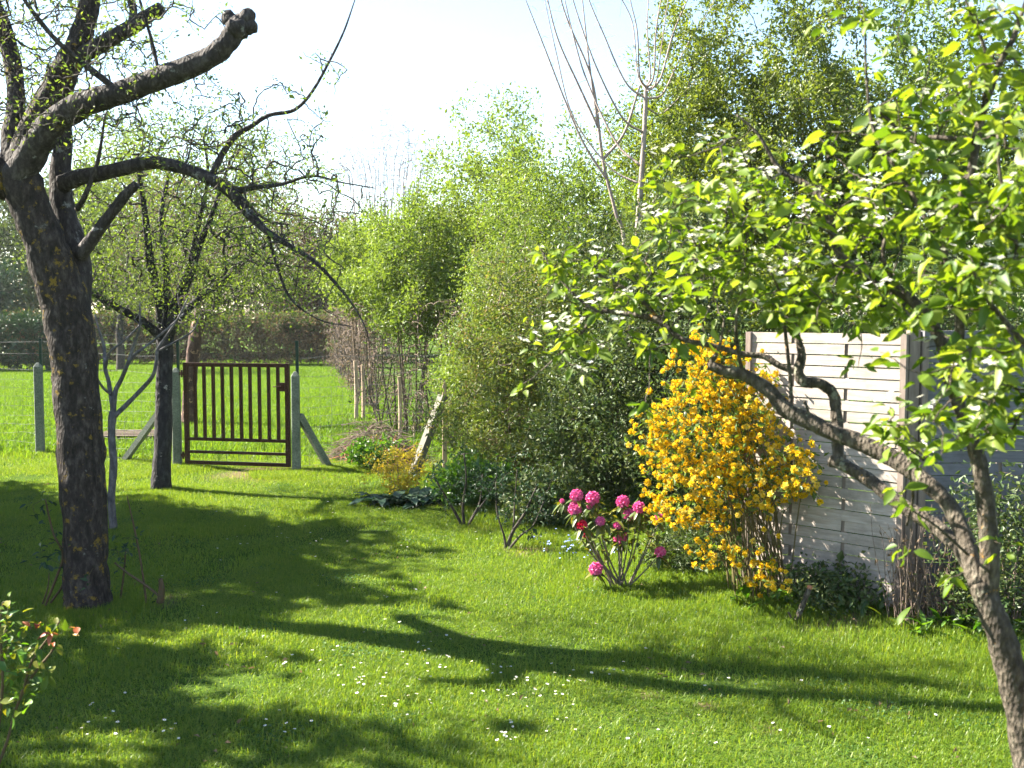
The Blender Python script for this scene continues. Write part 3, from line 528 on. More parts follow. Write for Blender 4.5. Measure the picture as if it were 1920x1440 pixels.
def fences():
    pl = P(76, 855, 15.5)[:2]; pg = P(333, 875, 14.45)[:2]; pr = P(556, 888, 14.0)[:2]; pc = P(833, 868, 15.0)[:2]; far_l = np.array([-13.5, 17.4])
    t = thing('wire_fence', 'concrete post and wire netting fence left of the gate with a slanting brace', 'fence', (*pl, 0))
    for (p, h) in ((pl, 1.365), (pg, 1.345)):
        mb = MB(); post_mesh(mb, *p, h, .108, .1); mb.obj('concrete_post', M['concrete'], t)
    mb = MB(); post_mesh(mb, *far_l, 1.35, .108, .1); mb.obj('concrete_post', M['concrete'], t)
    strut(t, (pg[0] - .03, pg[1] + .06, 1.03), (-5.52, 14.95, -.06), .075, .075, M['concrete'])
    for p in (pl, pg):
        mb = MB(); mb.box((p[0] + .01, p[1] + .085, .85), (.035, .035, 1.72), .1); mb.obj('steel_stake', M['green_steel'], t)
    line = [far_l + [0, .08], pl + [0, .075], pg + [-.02, .075]]
    wires(t, line, .05, 1.12, 9, .16)
    for z in (1.26, 1.5, 1.66): barbed(t, line, z)
    t = thing('wire_fence', 'short concrete post and wire fence right of the gate with a leaning strut', 'fence', (*pr, 0))
    mb = MB(); post_mesh(mb, *pr, 1.32, .11, .12); mb.obj('concrete_post', M['concrete'], t)
    strut(t, (pr[0] + .04, pr[1] + .04, .74), (-2.44, 14.35, -.08), .085, .085, M['concrete'])
    mb = MB(); mb.box((pr[0] + .01, pr[1] + .09, .85), (.04, .04, 1.74), .1); mb.obj('steel_stake', M['green_steel'], t)
    line = [pr + [.0, .08], (pr + pc) / 2 + [0, .1], pc]; wires(t, line, .05, 1.1, 9, .16)
    for z in (1.25, 1.5): barbed(t, line, z)
    # corner post with pale slab leaning on it, in front of the hedge
    t = thing('concrete_strut', 'pale wide concrete strut leaning against a thin post in the hedge', 'strut', (*P(770, 852, 13.6)[:2], 0))
    a = P(772, 850, 13.6); b = P(831, 742, 13.8); a[2] = -.03; strut(t, a, b, .16, .08, M['concrete_pale'], 'strut'); mb = MB(); q = P(834, 868, 13.85); post_mesh(mb, q[0], q[1], P(833, 716, 13.85)[2], .058); mb.obj('post', M['stake'], t)
    for (px, y0, y1, w, lab) in ((668, 676, 792, .075, 'taller timber stake of the close pair in the bare hedge'), (681, 684, 790, .065, 'slimmer timber stake of the close pair in the bare hedge'), (750, 706, 815, .06, 'lone pale timber stake between the bare hedge stems'), (776, 775, 830, .03, 'short thin stick standing beside the concrete strut')):
        d = 4200 / (y1 - 585) if y1 < 800 else 17.0; q = P(px, y1, d); top = P(px, y0, d)[2]; mb = MB()
        mb.tube([(q[0], d, -.1), (q[0] + .01, d, top * .5), (q[0] - .005, d, top)], w / 2, 7, 9, .05); tag(mb.obj('wooden_stake', M['stake'], None, False), lab, 'stake')
fences()

# pallet on the paddock grass
def pallet():
    c = P(245, 822, 17.6); t = thing('pallet', 'weathered wooden pallet lying flat on the paddock grass', 'pallet', (c[0], c[1], 0)); m = M['pallet']
    for i in range(5): mb = MB(); mb.box((c[0], c[1] - .4 + i * .2, .095), (1.05, .11, .018), .05); mb.obj('slat', m, t)
    for i in range(3):
        for j in range(3): mb = MB(); mb.box((c[0] - .46 + j * .46, c[1] - .4 + i * .4 + (j - 1) * .02, .042), (.12, .1, .082), .05); mb.obj('block', m, t)
pallet()

# ------------------------------------------------------------------ woven timber fence panels
def woven_panel(a, b, z0, z1, n, mat, name_label, posts=(True, True), seed=0, rail=False):
    a = np.array(a, float); b = np.array(b, float); L = np.linalg.norm(b - a); u = (b - a) / L; nrm = np.array([u[1], -u[0]]); ang = math.atan2(u[1], u[0])
    t = thing('timber_fence', name_label, 'fence', (*((a + b) / 2), 0)); h = (z1 - z0) / n
    pt = lambda s, o: a + u * s + nrm * o
    for s in (0.02, L - .02):
        mb = MB(); c = pt(s, .0); mb.box((c[0], c[1], (z0 + z1) / 2), (.04, .055, z1 - z0), ang); mb.obj('frame_stile', M['plank_frame'], t)
    bat = [L * .31, L * .645]
    for s in bat:
        mb = MB(); c = pt(s, -.016); mb.box((c[0], c[1], (z0 + z1) / 2), (.035, .02, z1 - z0 - .01), ang); mb.obj('batten', M['plank_frame'], t)
    g = .013
    for i in range(n):
        jit = U(-.0015, .0015); zc = z0 + h * (i + .5); tilt = U(-.003, .003); bow = U(-.001, .001); cut = bat[1] if i % 2 == 0 else bat[0]; sh = U(0, 1)
        for (s0, s1) in ((.045, cut - g), (cut + g, L - .045)):
            S = np.linspace(s0, s1, 6); rows = []
            for s in S:
                o = bow * math.sin(3 * s / L) 
                for (dz, do) in ((-h / 2 + .0035, .0095), (h / 2 - .0020, .0045), (h / 2 - .0020, -.001), (-h / 2 + .0035, .0037)):
                    p = pt(s, o + do); rows.append((p[0], p[1], zc + dz + jit + tilt * (s / L - .5)))
            F = [[q * 4 + j, q * 4 + (j + 1) % 4, q * 4 + 4 + (j + 1) % 4, q * 4 + 4 + j] for q in range(len(S) - 1) for j in range(4)] + [[0, 3, 2, 1], [len(rows) - 4, len(rows) - 3, len(rows) - 2, len(rows) - 1]]
            mb = MB(); mb.add(rows, F, sh); mb.obj('board', mat, t)
    if rail:
        mb = MB(); c = pt(L / 2, .01); mb.box((c[0], c[1], z1 + .02), (L, .075, .055), ang); mb.obj('top_rail', mat, t)
    return t
FA, FB = P(1402, 620, 7.85), P(1703, 640, 7.02)
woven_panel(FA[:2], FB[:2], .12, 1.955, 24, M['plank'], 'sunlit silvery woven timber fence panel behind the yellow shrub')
woven_panel((2.70, 7.03), (4.45, 7.05), .10, 1.93, 22, M['plank_shade'], 'shaded grey timber fence panel behind the pear trunk, facing the house', rail=True)
mb = MB(); mb.box((2.655, 7.06, .95), (.07, .07, 2.06)); tag(mb.obj('fence_post', M['plank_frame']), 'square timber corner post between the sunlit and shaded panels', 'post')

# ------------------------------------------------------------------ shrubs and hedges
def dome_targets(cx, cy, rx, ry, z0, z1, n, surf=.55, lump=.28, seed=0, flat=.75):
    k = runit(3 * n); k[:, 2] = np.abs(k[:, 2]) * 1.0 if False else k[:, 2]
    q = U(surf ** 3, 1, 3 * n) ** (1 / 3)
    f = 1 + lump * (np.sin(k[:, 0] * 5 + seed) * np.sin(k[:, 2] * 6 + seed * 2) + .6 * np.sin(k[:, 1] * 9 + k[:, 0] * 7 + seed * 3))
    zc = z0 + (z1 - z0) * .45; p = np.stack([cx + rx * k[:, 0] * q * f, cy + ry * k[:, 1] * q * f, np.where(k[:, 2] > 0, zc + (z1 - zc) * k[:, 2] * q * f, zc + (zc - z0) * k[:, 2] * q)], 1)
    p = p[(p[:, 2] > z0)]; return p[:n]
def shrub(name, label, cat, cx, cy, rx, ry, z0, z1, n, m, leaf, mat, twig, spread=.10, nst=7, surf=.5, lump=.28, wr=.5, rt=.004, upb=.6, group=None, tall=0, extra=None, up=.3):
    t = thing(name, label, cat, (cx, cy, 0), group); sd = U(0, 6)
    T = dome_targets(cx, cy, rx, ry, z0, z1, n, surf, lump, sd)
    if tall:      # shoots that stick out of the top
        a = U(0, 6.283, tall); q = np.sqrt(U(0, 1, tall)) * .8; zz = z1 + U(-.1, .22, tall) * (z1 - z0); T = np.vstack([T, np.stack([cx + rx * q * np.cos(a), cy + ry * q * np.sin(a), zz], 1)])
    st = []; mb = MB()
    for i in range(nst):
        a = U(0, 6.283); q = U(.1, .6); top = np.array([cx + rx * q * math.cos(a), cy + ry * q * math.sin(a), z0 + (z1 - z0) * U(.55, .85)]); b = np.array([cx + rx * .25 * math.cos(a) * U(.2, 1), cy + ry * .25 * math.sin(a) * U(.2, 1), -.05])
        mid = (b + top) / 2 + rng.normal(0, .12, 3) * (z1 - z0) * .5 + np.array([0, 0, .1 * (z1 - z0)]); mid[2] = max(mid[2], .1)
        r0 = .006 * (z1 ** .9) * U(.6, 1.3); st.append(mb.tube([b, mid, top], [r0, r0 * .7, r0 * .3], 6, 15, .05))
    mb.obj('stems', twig, t, True)
    C, R_ = grow(np.vstack(st), T, rt, 5, up, .12, .22); twig_part(t, C, R_, twig, 3)
    V, F, r = leaves_on(C, m, spread, leaf, wr, upb); leaf_part(t, V, F, r, mat); return t, C
X = lambda px, d: (px - 960) / FPX * d
Zp = lambda py, d: P(960, py, d)[2]
tb, td = M['twig_brown'], M['twig_dark']
HG = 'shrubs of the mixed boundary hedge'
def hs(label, px, hw, ytop, ybot, d, ry, n, m, leaf, mat, twig=tb, **kw):
    z0 = max(.05, Zp(ybot, d)) if ybot else .05
    n = int(n * 1.25); leaf *= 1.3; m = int(m * 1.15); kw['spread'] = kw.get('spread', .1) * .85
    return shrub('hedge_shrub', label, 'shrub', X(px, d), d, hw / FPX * d, ry, z0, Zp(ytop, d), n, m, leaf, M[mat], twig, group=HG, **kw)
hs('airy yellow-green hedge shrub over the bare brown hedge foot', 690, 85, 420, 590, 23, 1.8, 420, 44, .05, 'hedge_yellow', spread=.14)
hs('bright yellow-green hedge shrub rising above the concrete strut', 780, 105, 365, 640, 18, 1.5, 560, 44, .042, 'hedge_light', spread=.12)
hs('dark-shaded green shrub showing through the middle of the hedge', 850, 80, 390, 560, 19.5, 1.2, 220, 40, .05, 'hedge_green', td, spread=.13)
hs('loose tall hedge shrub with a leaning sprig against the sky', 925, 105, 255, 560, 19, 1.6, 420, 40, .045, 'hedge_yellow', td, spread=.13, tall=34, lump=.4)
hs('broad pale green hedge shrub left of the bare young tree', 1070, 150, 290, 620, 16.5, 1.6, 560, 44, .042, 'hedge_light', spread=.12, tall=20)
hs('small-leaved green hedge shrub below the pale hedge crowns', 935, 95, 450, 880, 14.8, 1.2, 640, 46, .034, 'hedge_light', spread=.10, tall=50, lump=.5)
hs('ivy-tangled brownish shrub at the foot of the hedge behind the small roses', 970, 125, 540, 960, 12.6, 1.1, 600, 44, .032, 'ivy_brown', spread=.10, tall=60, lump=.55)
hs('dark evergreen shrub behind the pink rhododendron', 1140, 130, 520, 985, 11.2, 1.1, 640, 46, .034, 'ivy', td, spread=.10, tall=60, lump=.55)
hs('shadowy evergreen shrub behind the top of the yellow shrub', 1270, 115, 470, 1000, 10.4, .9, 520, 44, .032, 'ivy', td, spread=.10, tall=50, lump=.5)
hs('fine-leaved green hedge tree right of the bare young tree', 1320, 130, 20, 640, 13.8, 1.5, 520, 48, .042, 'hedge_green', td, spread=.085, tall=40, lump=.4)
hs('leafy green hedge tree close behind the bare young trees', 1235, 85, 200, 620, 14.8, 1.3, 420, 42, .036, 'hedge_light', td, spread=.11, tall=26, lump=.35)
hs('tall thicket of fine green leaves behind the pear crown', 1490, 165, 30, 640, 13.2, 1.6, 720, 50, .042, 'hedge_green', td, spread=.085, tall=60, lump=.4)
hs('tall brownish-green thicket behind the shaded fence panel', 1720, 170, 90, 640, 12.8, 1.6, 640, 48, .042, 'hedge_light', tb, spread=.09, tall=50, lump=.4)
hs('tall green thicket beyond the end of the shaded fence', 1960, 170, 90, 640, 12.4, 1.6, 500, 46, .042, 'hedge_green', td, spread=.09, tall=40, lump=.4)
hs('low dense green shrub rising behind the sunlit fence panel', 1430, 130, 470, 820, 10.6, .9, 300, 44, .03, 'hedge_green', td, spread=.10)
hs('low dark shrub rising behind the shaded fence panel', 1760, 190, 470, 800, 9.8, .9, 380, 44, .03, 'ivy', td, spread=.10)

# bare brown hedge foot
def bare_hedge(name, label, p0, p1, h, thick, n, mat, rt=.004, leafy=None, leafn=0, leaf=.04, cat='hedge', top_growth=None):
    p0 = np.array(p0, float); p1 = np.array(p1, float); L = np.linalg.norm(p1 - p0); u = (p1 - p0) / L; nn = np.array([-u[1], u[0]])
    t = thing(name, label, cat, (*((p0 + p1) / 2), 0)); mb = MB(); st = []
    for s in np.arange(.15, L, .38):
        b = p0 + u * (s + U(-.12, .12)) + nn * U(-.12, .12) * thick; tp = b + u * U(-.8, .8) + nn * U(-.4, .4) * thick
        st.append(mb.tube([(b[0], b[1], -.05), ((b[0] + tp[0]) / 2 + U(-.22, .22), (b[1] + tp[1]) / 2 + U(-.2, .2), h * U(.3, .55)), (tp[0], tp[1], h * U(.6, .95))], [.017, .011, .005], 6, 9, .06))
    mb.obj('stems', td, t, True)
    s = U(0, L, n); w = U(-.5, .5, n) * thick; z = h * U(.06, 1.0, n) ** .9; q = p0 + u * s[:, None] + nn * w[:, None]
    C, R_ = grow(np.vstack(st), np.column_stack([q, z]), rt, 6, .25, .16, .35); twig_part(t, C, R_, mat, 3)
    if leafn: V, F, r = leaves_on(C, leafn, .09, leaf); leaf_part(t, V, F, r, leafy)
    if top_growth is not None:
        k = C[:, -1, 2] > h * .72; V, F, r = leaves_on(C[k], 15, .14, leaf * .9); leaf_part(t, V, F, r, top_growth, 'top_foliage')  # fresh green growth on the upper twigs
    return t
bare_hedge('bare_hedge', 'bare brown twiggy stretch of boundary hedge with timber stakes in front', (-6.2, 38), (-2.3, 19.2), 2.3, 1.1, 2300, tb, .006, M['brown_leaf'], 2, .04)
bare_hedge('bare_hedge', 'leafless grey-brown hedge stretch behind the concrete strut', (-2.25, 19), (-.55, 15.2), 2.3, 1.0, 1500, tb, .0045, M['ivy'], 3, .035)
bare_hedge('clipped_hedge', 'long clipped brown hedge with fresh green top closing the paddock', (-20, 42), (-5.8, 40.5), 2.0, 1.3, 2600, td, .012, M['brown_leaf'], 9, .11, top_growth=M['far_leaf'])
bare_hedge('clipped_hedge', 'dark shaded hedge at the left end of the paddock', (-26, 36), (-15.5, 37), 2.0, 1.3, 1300, td, .011, M['dark_leaf'], 16, .13)

# background trees behind the paddock
def far_tree(label, px, d, hw, ytop, n, m, leaf, mat, twig, name='far_tree', zlo=1.5, ry=None, grp='trees beyond the paddock hedge'):
    return shrub(name, label, 'tree', X(px, d), d, hw / FPX * d, ry or hw / FPX * d, zlo, Zp(ytop, d), int(n * 1.5), m, leaf * 1.5, mat, twig, spread=leaf * 2.6, nst=6, surf=.35, lump=.3, rt=.012, group=grp)
far_tree('pale leafy tree filling the far left beyond the paddock', 60, 50, 150, 330, 420, 34, .13, M['far_leaf'], td)
far_tree('broad green tree behind the old apple trunk beyond the paddock', 250, 54, 150, 260, 420, 34, .13, M['apple_leaf'], td)
far_tree('bare brown crown behind the clipped hedge left of the gate', 330, 46, 120, 290, 430, 9, .07, M['brown_leaf'], tb)
far_tree('rounded bare brown crown behind the clipped hedge beyond the gate', 500, 46, 105, 310, 430, 9, .07, M['brown_leaf'], tb)
far_tree('dull green tree above the clipped hedge beyond the gate', 430, 54, 130, 300, 300, 26, .12, M['far_leaf'], td)
far_tree('dark grey-brown shrubby tree above the right end of the clipped hedge', 600, 47, 75, 400, 420, 30, .09, M['brown_leaf'], td, zlo=.8)
far_tree('dark evergreen beyond the corner of the clipped hedge', 560, 49, 55, 510, 240, 36, .09, M['dark_leaf'], td, zlo=.5)
far_tree('low leafy tree behind the yellow-green end of the hedge', 690, 52, 70, 400, 260, 30, .11, M['far_leaf'], tb, zlo=.5)
far_tree('low far tree line shrub left of the paddock hedge', -60, 44, 110, 480, 300, 34, .11, M['dark_leaf'], td, zlo=.4)

# bare trees
def fan_tree(name, label, base, trunk, stems, mat, T=None, rt=.004, sub=6):
    t = thing(name, label, 'tree', (*base, 0)); S = []
    S.append(limb(t, 'trunk', trunk, mat, 9, .04))
    for rows in stems: S.append(limb(t, 'branch', rows, mat, 6, .03, 8))
    sk = np.vstack(S); tg = []
    for C in S[1:]:
        for _ in range(sub):
            j = rng.integers(len(C) // 3, len(C)); o = rng.normal(0, 1, 3) * rt * 45; o[2] = abs(o[2]) * 1.3; tg.append(C[j] + o)
    C, R_ = grow(sk, np.array(tg), rt, 6, .1, .06, .3); twig_part(t, C, R_, mat, 3); return t
d = 13.0
tr = [(1190, 520, d, 14), (1196, 430, d, 12), (1203, 330, d, 10), (1208, 250, d, 9), (1211, 180, d, 8), (1212, 160, d, 7)]
stems = []
for (x0, y0, xm, ym, x1, y1, w) in ((1211, 185, 1130, 60, 1085, -60, 6), (1208, 250, 1120, 130, 1060, -50, 7), (1200, 310, 1100, 150, 1050, -40, 7), (1212, 165, 1195, 60, 1175, -60, 6), (1213, 165, 1230, 60, 1255, -60, 6), (1213, 170, 1260, 70, 1310, -40, 7), (1213, 185, 1270, 120, 1330, 20, 6), (1210, 200, 1262, 195, 1310, 150, 5), (1212, 170, 1185, 40, 1120, -100, 5), (1199, 345, 1075, 220, 1015, -30, 6), (1213, 162, 1214, 60, 1225, -80, 5), (1212, 172, 1240, 90, 1270, -80, 5)):
    dd = d + U(-.5, .5); stems.append([(x0, y0, d, w * .6 + 1), ((x0 * .6 + xm * .4) - (6 if x1 < x0 else -6), y0 * .62 + ym * .38 + 16, (d + dd) / 2, w * .55), (xm, ym, dd, w * .45), ((xm + x1) / 2 - 3, (ym + y1) / 2, dd, w * .36), (x1, y1, dd, w * .2)])
fan_tree('bare_tree', 'bare young tree with straight pinkish upswept stems above the hedge', P(1190, 500, d)[:2], [(1186, 900, d, 20)] + tr, stems, M['twig_pink'], None, .0026, 16)
d2 = 13.6
fan_tree('bare_tree', 'thinner leaning bare tree left of the pinkish upswept one', P(1165, 500, d2)[:2], [(1180, 900, d2, 14), (1172, 480, d2, 8), (1155, 400, d2, 7), (1132, 310, d2, 5.5), (1122, 240, d2, 5), (1105, 120, d2, 3.5), (1090, -20, d2, 2)],
         [[(1140, 340, d2, 5), (1095, 270, d2, 4), (1060, 190, d2, 3.5), (1025, 100, d2, 3), (978, -20, d2, 1.6)], [(1130, 300, d2, 6), (1170, 250, d2, 5), (1195, 175, d2, 4), (1200, 160, d2, 3)], [(1122, 240, d2, 5), (1085, 160, d2, 4), (1045, 70, d2, 3), (1020, -30, d2, 2)], [(1128, 280, d2, 5), (1110, 150, d2, 4), (1065, 40, d2, 3), (1040, -40, d2, 2)]], M['twig_pink'], None, .0024, 16)
d3 = 50.0; st3 = []
for i in range(64):
    a = U(-1, 1); e = U(-2, 2); x0 = 728 + a * 60; st3.append([(x0, 470 + U(-10, 20), d3 + e * .6, 1.5), (x0 + a * 8, 390, d3 + e * .8, 1.1), (x0 + a * 20 + U(-6, 6), 320, d3 + e, .8), (x0 + a * 42 + U(-16, 16), 212 + abs(a) * 95 + U(-8, 60), d3 + e, .4)])
fan_tree('bare_tree', 'hazy purple-brown bare tree far beyond the hedge', P(725, 560, d3)[:2], [(725, 690, d3, 14), (725, 580, d3, 10), (725, 470, d3, 4)], st3, M['twig_haze'], None, .0075, 30)

# brush heap of hedge cuttings
def brush():
    c = P(700, 870, 14.9); t = thing('brush_heap', 'heap of grey-brown hedge cuttings with orange twigs by the strut', 'brush pile', (c[0], c[1], 0))
    n = 700; a = U(0, 6.283, n); q = np.sqrt(U(0, 1, n)); x = c[0] + .55 * q * np.cos(a); y = c[1] + .35 * q * np.sin(a) + .2; z = U(.0, 1, n) * .55 * (1 - q ** 2) + .04; cen = np.column_stack([x, y, z])
    D = runit(n); D[:, 2] *= .35; D = unit(D); L = U(.15, .45, n)[:, None]; s = np.linspace(-1, 1, 5)
    C = cen[:, None, :] + (D * L)[:, None, :] * s[None, :, None] + np.array([0, 0, -.12])[None, None, :] * (s ** 2)[None, :, None] * L[:, None, :] * 1.4; C[:, :, 2] = np.maximum(C[:, :, 2], .015)
    V, Q = tubes(C, np.tile(np.linspace(.0045, .0022, 5), (n, 1)), 3); link('cuttings', make_mesh('cuttings', V, [Q], tb, smooth=True), t, 'stuff')
    n = 160; cen = np.column_stack([U(-.35, .45, n) + c[0], U(-.35, -.05, n) + c[1], U(.03, .2, n)]); D = runit(n); D[:, 2] = np.abs(D[:, 2]) * .5; D = unit(D); L = U(.1, .3, n)[:, None]
    C = cen[:, None, :] + (D * L)[:, None, :] * s[None, :, None]; C[:, :, 2] = np.maximum(C[:, :, 2], .015)
    V, Q = tubes(C, np.tile(np.linspace(.005, .0025, 5), (n, 1)), 3); link('orange_twigs', make_mesh('orange_twigs', V, [Q], M['twig_orange'], smooth=True), t, 'stuff')
brush()

# ------------------------------------------------------------------ border plants along the lawn edge
def low_shrub(name, label, px, py, d, hw, h, n, m, leaf, mat, twig, z0=.05, **kw):
    q = P(px, py, d); return shrub(name, label, 'shrub', q[0], q[1], hw, hw * .8, z0, h, n, m, leaf, mat, twig, spread=kw.pop('spread', .035), nst=kw.pop('nst', 9), rt=.0016, **kw)
low_shrub('spirea_bush', 'small golden-orange leaved bush at the hedge end of the lawn', 752, 935, 12.0, .36, .60, 150, 13, .034, M['spirea'], tb, lump=.5)
low_shrub('leafy_perennial', 'lush bright green leafy clump behind the small rose bushes', 885, 935, 11.4, .40, .52, 170, 22, .06, M['lush'], td, spread=.06)
low_shrub('leafy_perennial', 'grey-green feathery clump beside the dark evergreen shrub', 1030, 985, 10.3, .45, .55, 180, 24, .05, M['ivy'], td, spread=.06)
low_shrub('leafy_perennial', 'ragged green weeds around the strut foot', 700, 880, 14.2, .35, .38, 70, 18, .06, M['lush'], td, spread=.05)
low_shrub('leafy_perennial', 'fine grassy green clump between rhododendron and yellow shrub', 1290, 1080, 8.35, .32, .42, 160, 20, .05, M['ivy'], td, spread=.05, wr=.25)

LEAF_T = [leaf_template(.56, .25, .4, 6, .0), leaf_template(.48, .55, .55, 6, .03), leaf_template(.62, .1, .3, 6, -.02), leaf_template(.5, -.2, .7, 6, .02)]
BIG_T = leaf_template(.5, .35, .35, 8, .05)
LONG_T = leaf_template(.36, .3, .3, 6)
def leaf_objs(parent, B, D, N_, L, mats, templates=LEAF_T, name='leaf', limit=300, key=None):
    """the leaves that show largest as parts of their own, the rest as one part"""
    n = len(B); Fr = frame(D, N_); order = np.argsort(key) if key is not None else np.arange(n); first = order[:limit]; rest = order[limit:]
    mats = mats if isinstance(mats, list) else [mats]; lib = {}
    for i in first:
        ti = int(rng.integers(len(templates))); mi = int(rng.integers(len(mats))); q = int(rng.integers(6))
        if (ti, mi, q) not in lib: lib[ti, mi, q] = make_mesh(name, templates[ti][0], [templates[ti][1]], mats[mi], np.full(len(templates[ti][0]), q / 5.0), True)
        o = bpy.data.objects.new(name, lib[ti, mi, q]); COL.objects.link(o); o.parent = parent; o.matrix_parent_inverse = Matrix.Translation(-Vector(parent.location)); o.matrix_basis = mat4(B[i], Fr[i], L[i])
    if len(rest):
        mb = MB()
        for ti in range(len(templates)):
            s = rest[ti::len(templates)]; V, F = stamp(templates[ti][0], templates[ti][1], B[s], Fr[s], L[s]); mb.add(V, F, np.repeat(U(0, 1, len(s)), len(templates[ti][0])))
        mb.obj('foliage', mats[0], parent, True, 'stuff')

def cardoon():
    c = P(765, 952, 11.5); t = thing('cardoon', 'low mound of broad blue-green wavy leaves at the lawn edge', 'plant', (c[0], c[1], 0)); n = 60
    a = U(0, 6.283, n); x = c[0] + U(-.40, .40, n); B = np.column_stack([x, c[1] + U(-.12, .15, n), U(.01, .06, n)]); D = np.column_stack([np.cos(a), np.sin(a) * .8, U(.35, 1.1, n)]); N_ = np.column_stack([-np.cos(a) * .5, -np.sin(a) * .5, np.ones(n)])
    leaf_objs(t, B, D, N_, U(.18, .34, n), M['cardoon'], [leaf_template(.55, .7, .3, 8, .05), leaf_template(.45, .5, .25, 8, .06)])
cardoon()
def v_rose(label, px, py, d, tips, ntw, seed):
    q = P(px, py, d); t = thing('rose_bush', label, 'rose bush', (q[0], q[1], 0)); S = []; mb = MB()
    for rows in tips:
        pts, r = limb_pts([(px, py + 6, d, 7)] + rows); S.append(mb.tube(pts, np.maximum(r, .003), 6, 17, .05))
    mb.obj('stems', td, t, True); sk = np.vstack(S); T = []
    for C in S:
        for _ in range(ntw): T.append(C[rng.integers(len(C) // 2, len(C))] + rng.normal(0, .10, 3) + [0, 0, .05])
    C, R_ = grow(sk, np.array(T), .0018, 6, .1, .1, .3); twig_part(t, C, R_, td, 3)
    V, F, r = leaves_on(C, 12, .02, .032, .55); leaf_part(t, V, F, r, M['rose_leaf'])
v_rose('low vase-shaped rose bush nearer the blue-green leaf mound', 872, 990, 10.35, [[(868, 950, 10.35, 6), (874, 900, 10.3, 4), (870, 850, 10.3, 3)], [(850, 955, 10.3, 5), (832, 925, 10.2, 4), (812, 890, 10.2, 3)], [(890, 965, 10.3, 4), (915, 930, 10.3, 3), (932, 890, 10.3, 3)], [(885, 970, 10.4, 4), (900, 940, 10.5, 3), (905, 890, 10.5, 3)]], 14, 1)
v_rose('low vase-shaped rose bush nearer the pink rhododendron', 950, 1030, 9.4, [[(960, 1000, 9.4, 7), (985, 960, 9.35, 5), (1005, 915, 9.3, 3)], [(945, 1005, 9.4, 4), (932, 960, 9.4, 3), (930, 905, 9.4, 3)], [(975, 1005, 9.3, 4), (1000, 985, 9.25, 3), (1020, 940, 9.2, 3)], [(962, 990, 9.5, 4), (965, 940, 9.6, 3), (970, 880, 9.6, 2)]], 15, 2)

# ---- rhododendron
def truss_mesh(mat, red):
    mb = MB(); n = 15
    k = np.arange(n) + .5; ph = np.arccos(1 - 1.45 * k / n); th = math.pi * (1 + 5 ** .5) * k; D = np.column_stack([np.cos(th) * np.sin(ph), np.sin(th) * np.sin(ph), np.cos(ph)])
    for i in range(n):
        ax = D[i]; o = unit(np.cross(ax, [.3, .5, .8])); w = np.cross(ax, o); rr = U(0, 1)
        for j in range(5):
            a = j * 2 * math.pi / 5 + U(-.15, .15); rad = o * math.cos(a) + w * math.sin(a); op = .35 if red else .95
            B = (ax * .45)[None]; V, F = kite(B, (ax * (.8 if red else .5) + rad * op)[None], (ax - rad * .6)[None], np.array([.62]), np.array([.46]), .12, .25); mb.add(V, F, np.clip(rr * .5 + U(0, .5), 0, 1))
    return mb.mesh('flower_head', mat)
def rhododendron():
    d = 7.92; q = P(1165, 1115, d); t = thing('rhododendron', 'young rhododendron with round pink flower heads and bare grey stems', 'shrub', (q[0], q[1], 0))
    pink = [truss_mesh(M['rhodo_pink'], False) for _ in range(3)]; red = [truss_mesh(M['rhodo_red'], True) for _ in range(2)]
    heads = [(1079, 925, 16, 0), (1110, 929, 17, 0), (1076, 949, 17, 0), (1104, 944, 11, 0), (1090, 982, 11, 1), (1100, 999, 10, 1), (1125, 974, 12, 0), (1168, 936, 16, 0), (1199, 947, 15, 0), (1181, 961, 16, 0), (1207, 957, 12, 0), (1163, 1001, 18, 0), (1157, 983, 10, 0), (1246, 956, 13, 0), (1235, 967, 9, 0), (1240, 1031, 14, 0), (1116, 1062, 17, 0), (1053, 938, 6, 0)]
    B, D, N_, L = [], [], [], []; mbs = MB(); forks = []
    for (px, py, r, isred) in heads:
        dd = d + U(-.22, .18); c = P(px, py, dd); s = r / FPX * dd; out = unit(np.array([(px - 1160) / 200, -.25, .9])); meshes = red if isred else pink
        o = bpy.data.objects.new('flower_head', meshes[rng.integers(len(meshes))]); COL.objects.link(o); o.parent = t; o.matrix_parent_inverse = Matrix.Translation(-Vector(t.location))
        Fm = frame(np.cross(out, [0, 1, .1])[None], out[None])[0]; o.matrix_basis = mat4(c - out * s * .35, Fm, s * 1.02)
        base = np.array([q[0] + U(-.06, .06), q[1] + U(-.06, .06), -.02]); k = np.array([(c[0] - q[0]) * .55 + q[0], (c[1] - q[1]) * .6 + q[1], c[2] * .42 + .02])
        mbs.tube([base, k, c - out * s], [.008, .0055, .0035], 6, 13, .05)
        for w in range(11):
            a = w * 2 * math.pi / 11 + U(-.3, .3); hd = np.array([math.cos(a), math.sin(a), U(-.9, .15)]); B.append(c - out * s * U(.7, 1.1)); D.append(hd); N_.append(np.array([-hd[0] * .3, -hd[1] * .3, 1])); L.append(U(.08, .135))
    for _ in range(150):
        a = U(0, 6.283); p = np.array([q[0] + U(-.3, .3), q[1] + U(-.25, .25), U(.3, .6)]); B.append(p); D.append(np.array([math.cos(a), math.sin(a), U(-.6, .4)])); N_.append(np.array([U(-.3, .3), U(-.3, .3), 1])); L.append(U(.07, .12))
    mbs.obj('stems', M['rhodo_stem'], t, True); leaf_objs(t, np.array(B), np.array(D), np.array(N_), np.array(L), M['rhodo_leaf'], [LONG_T])
rhododendron()

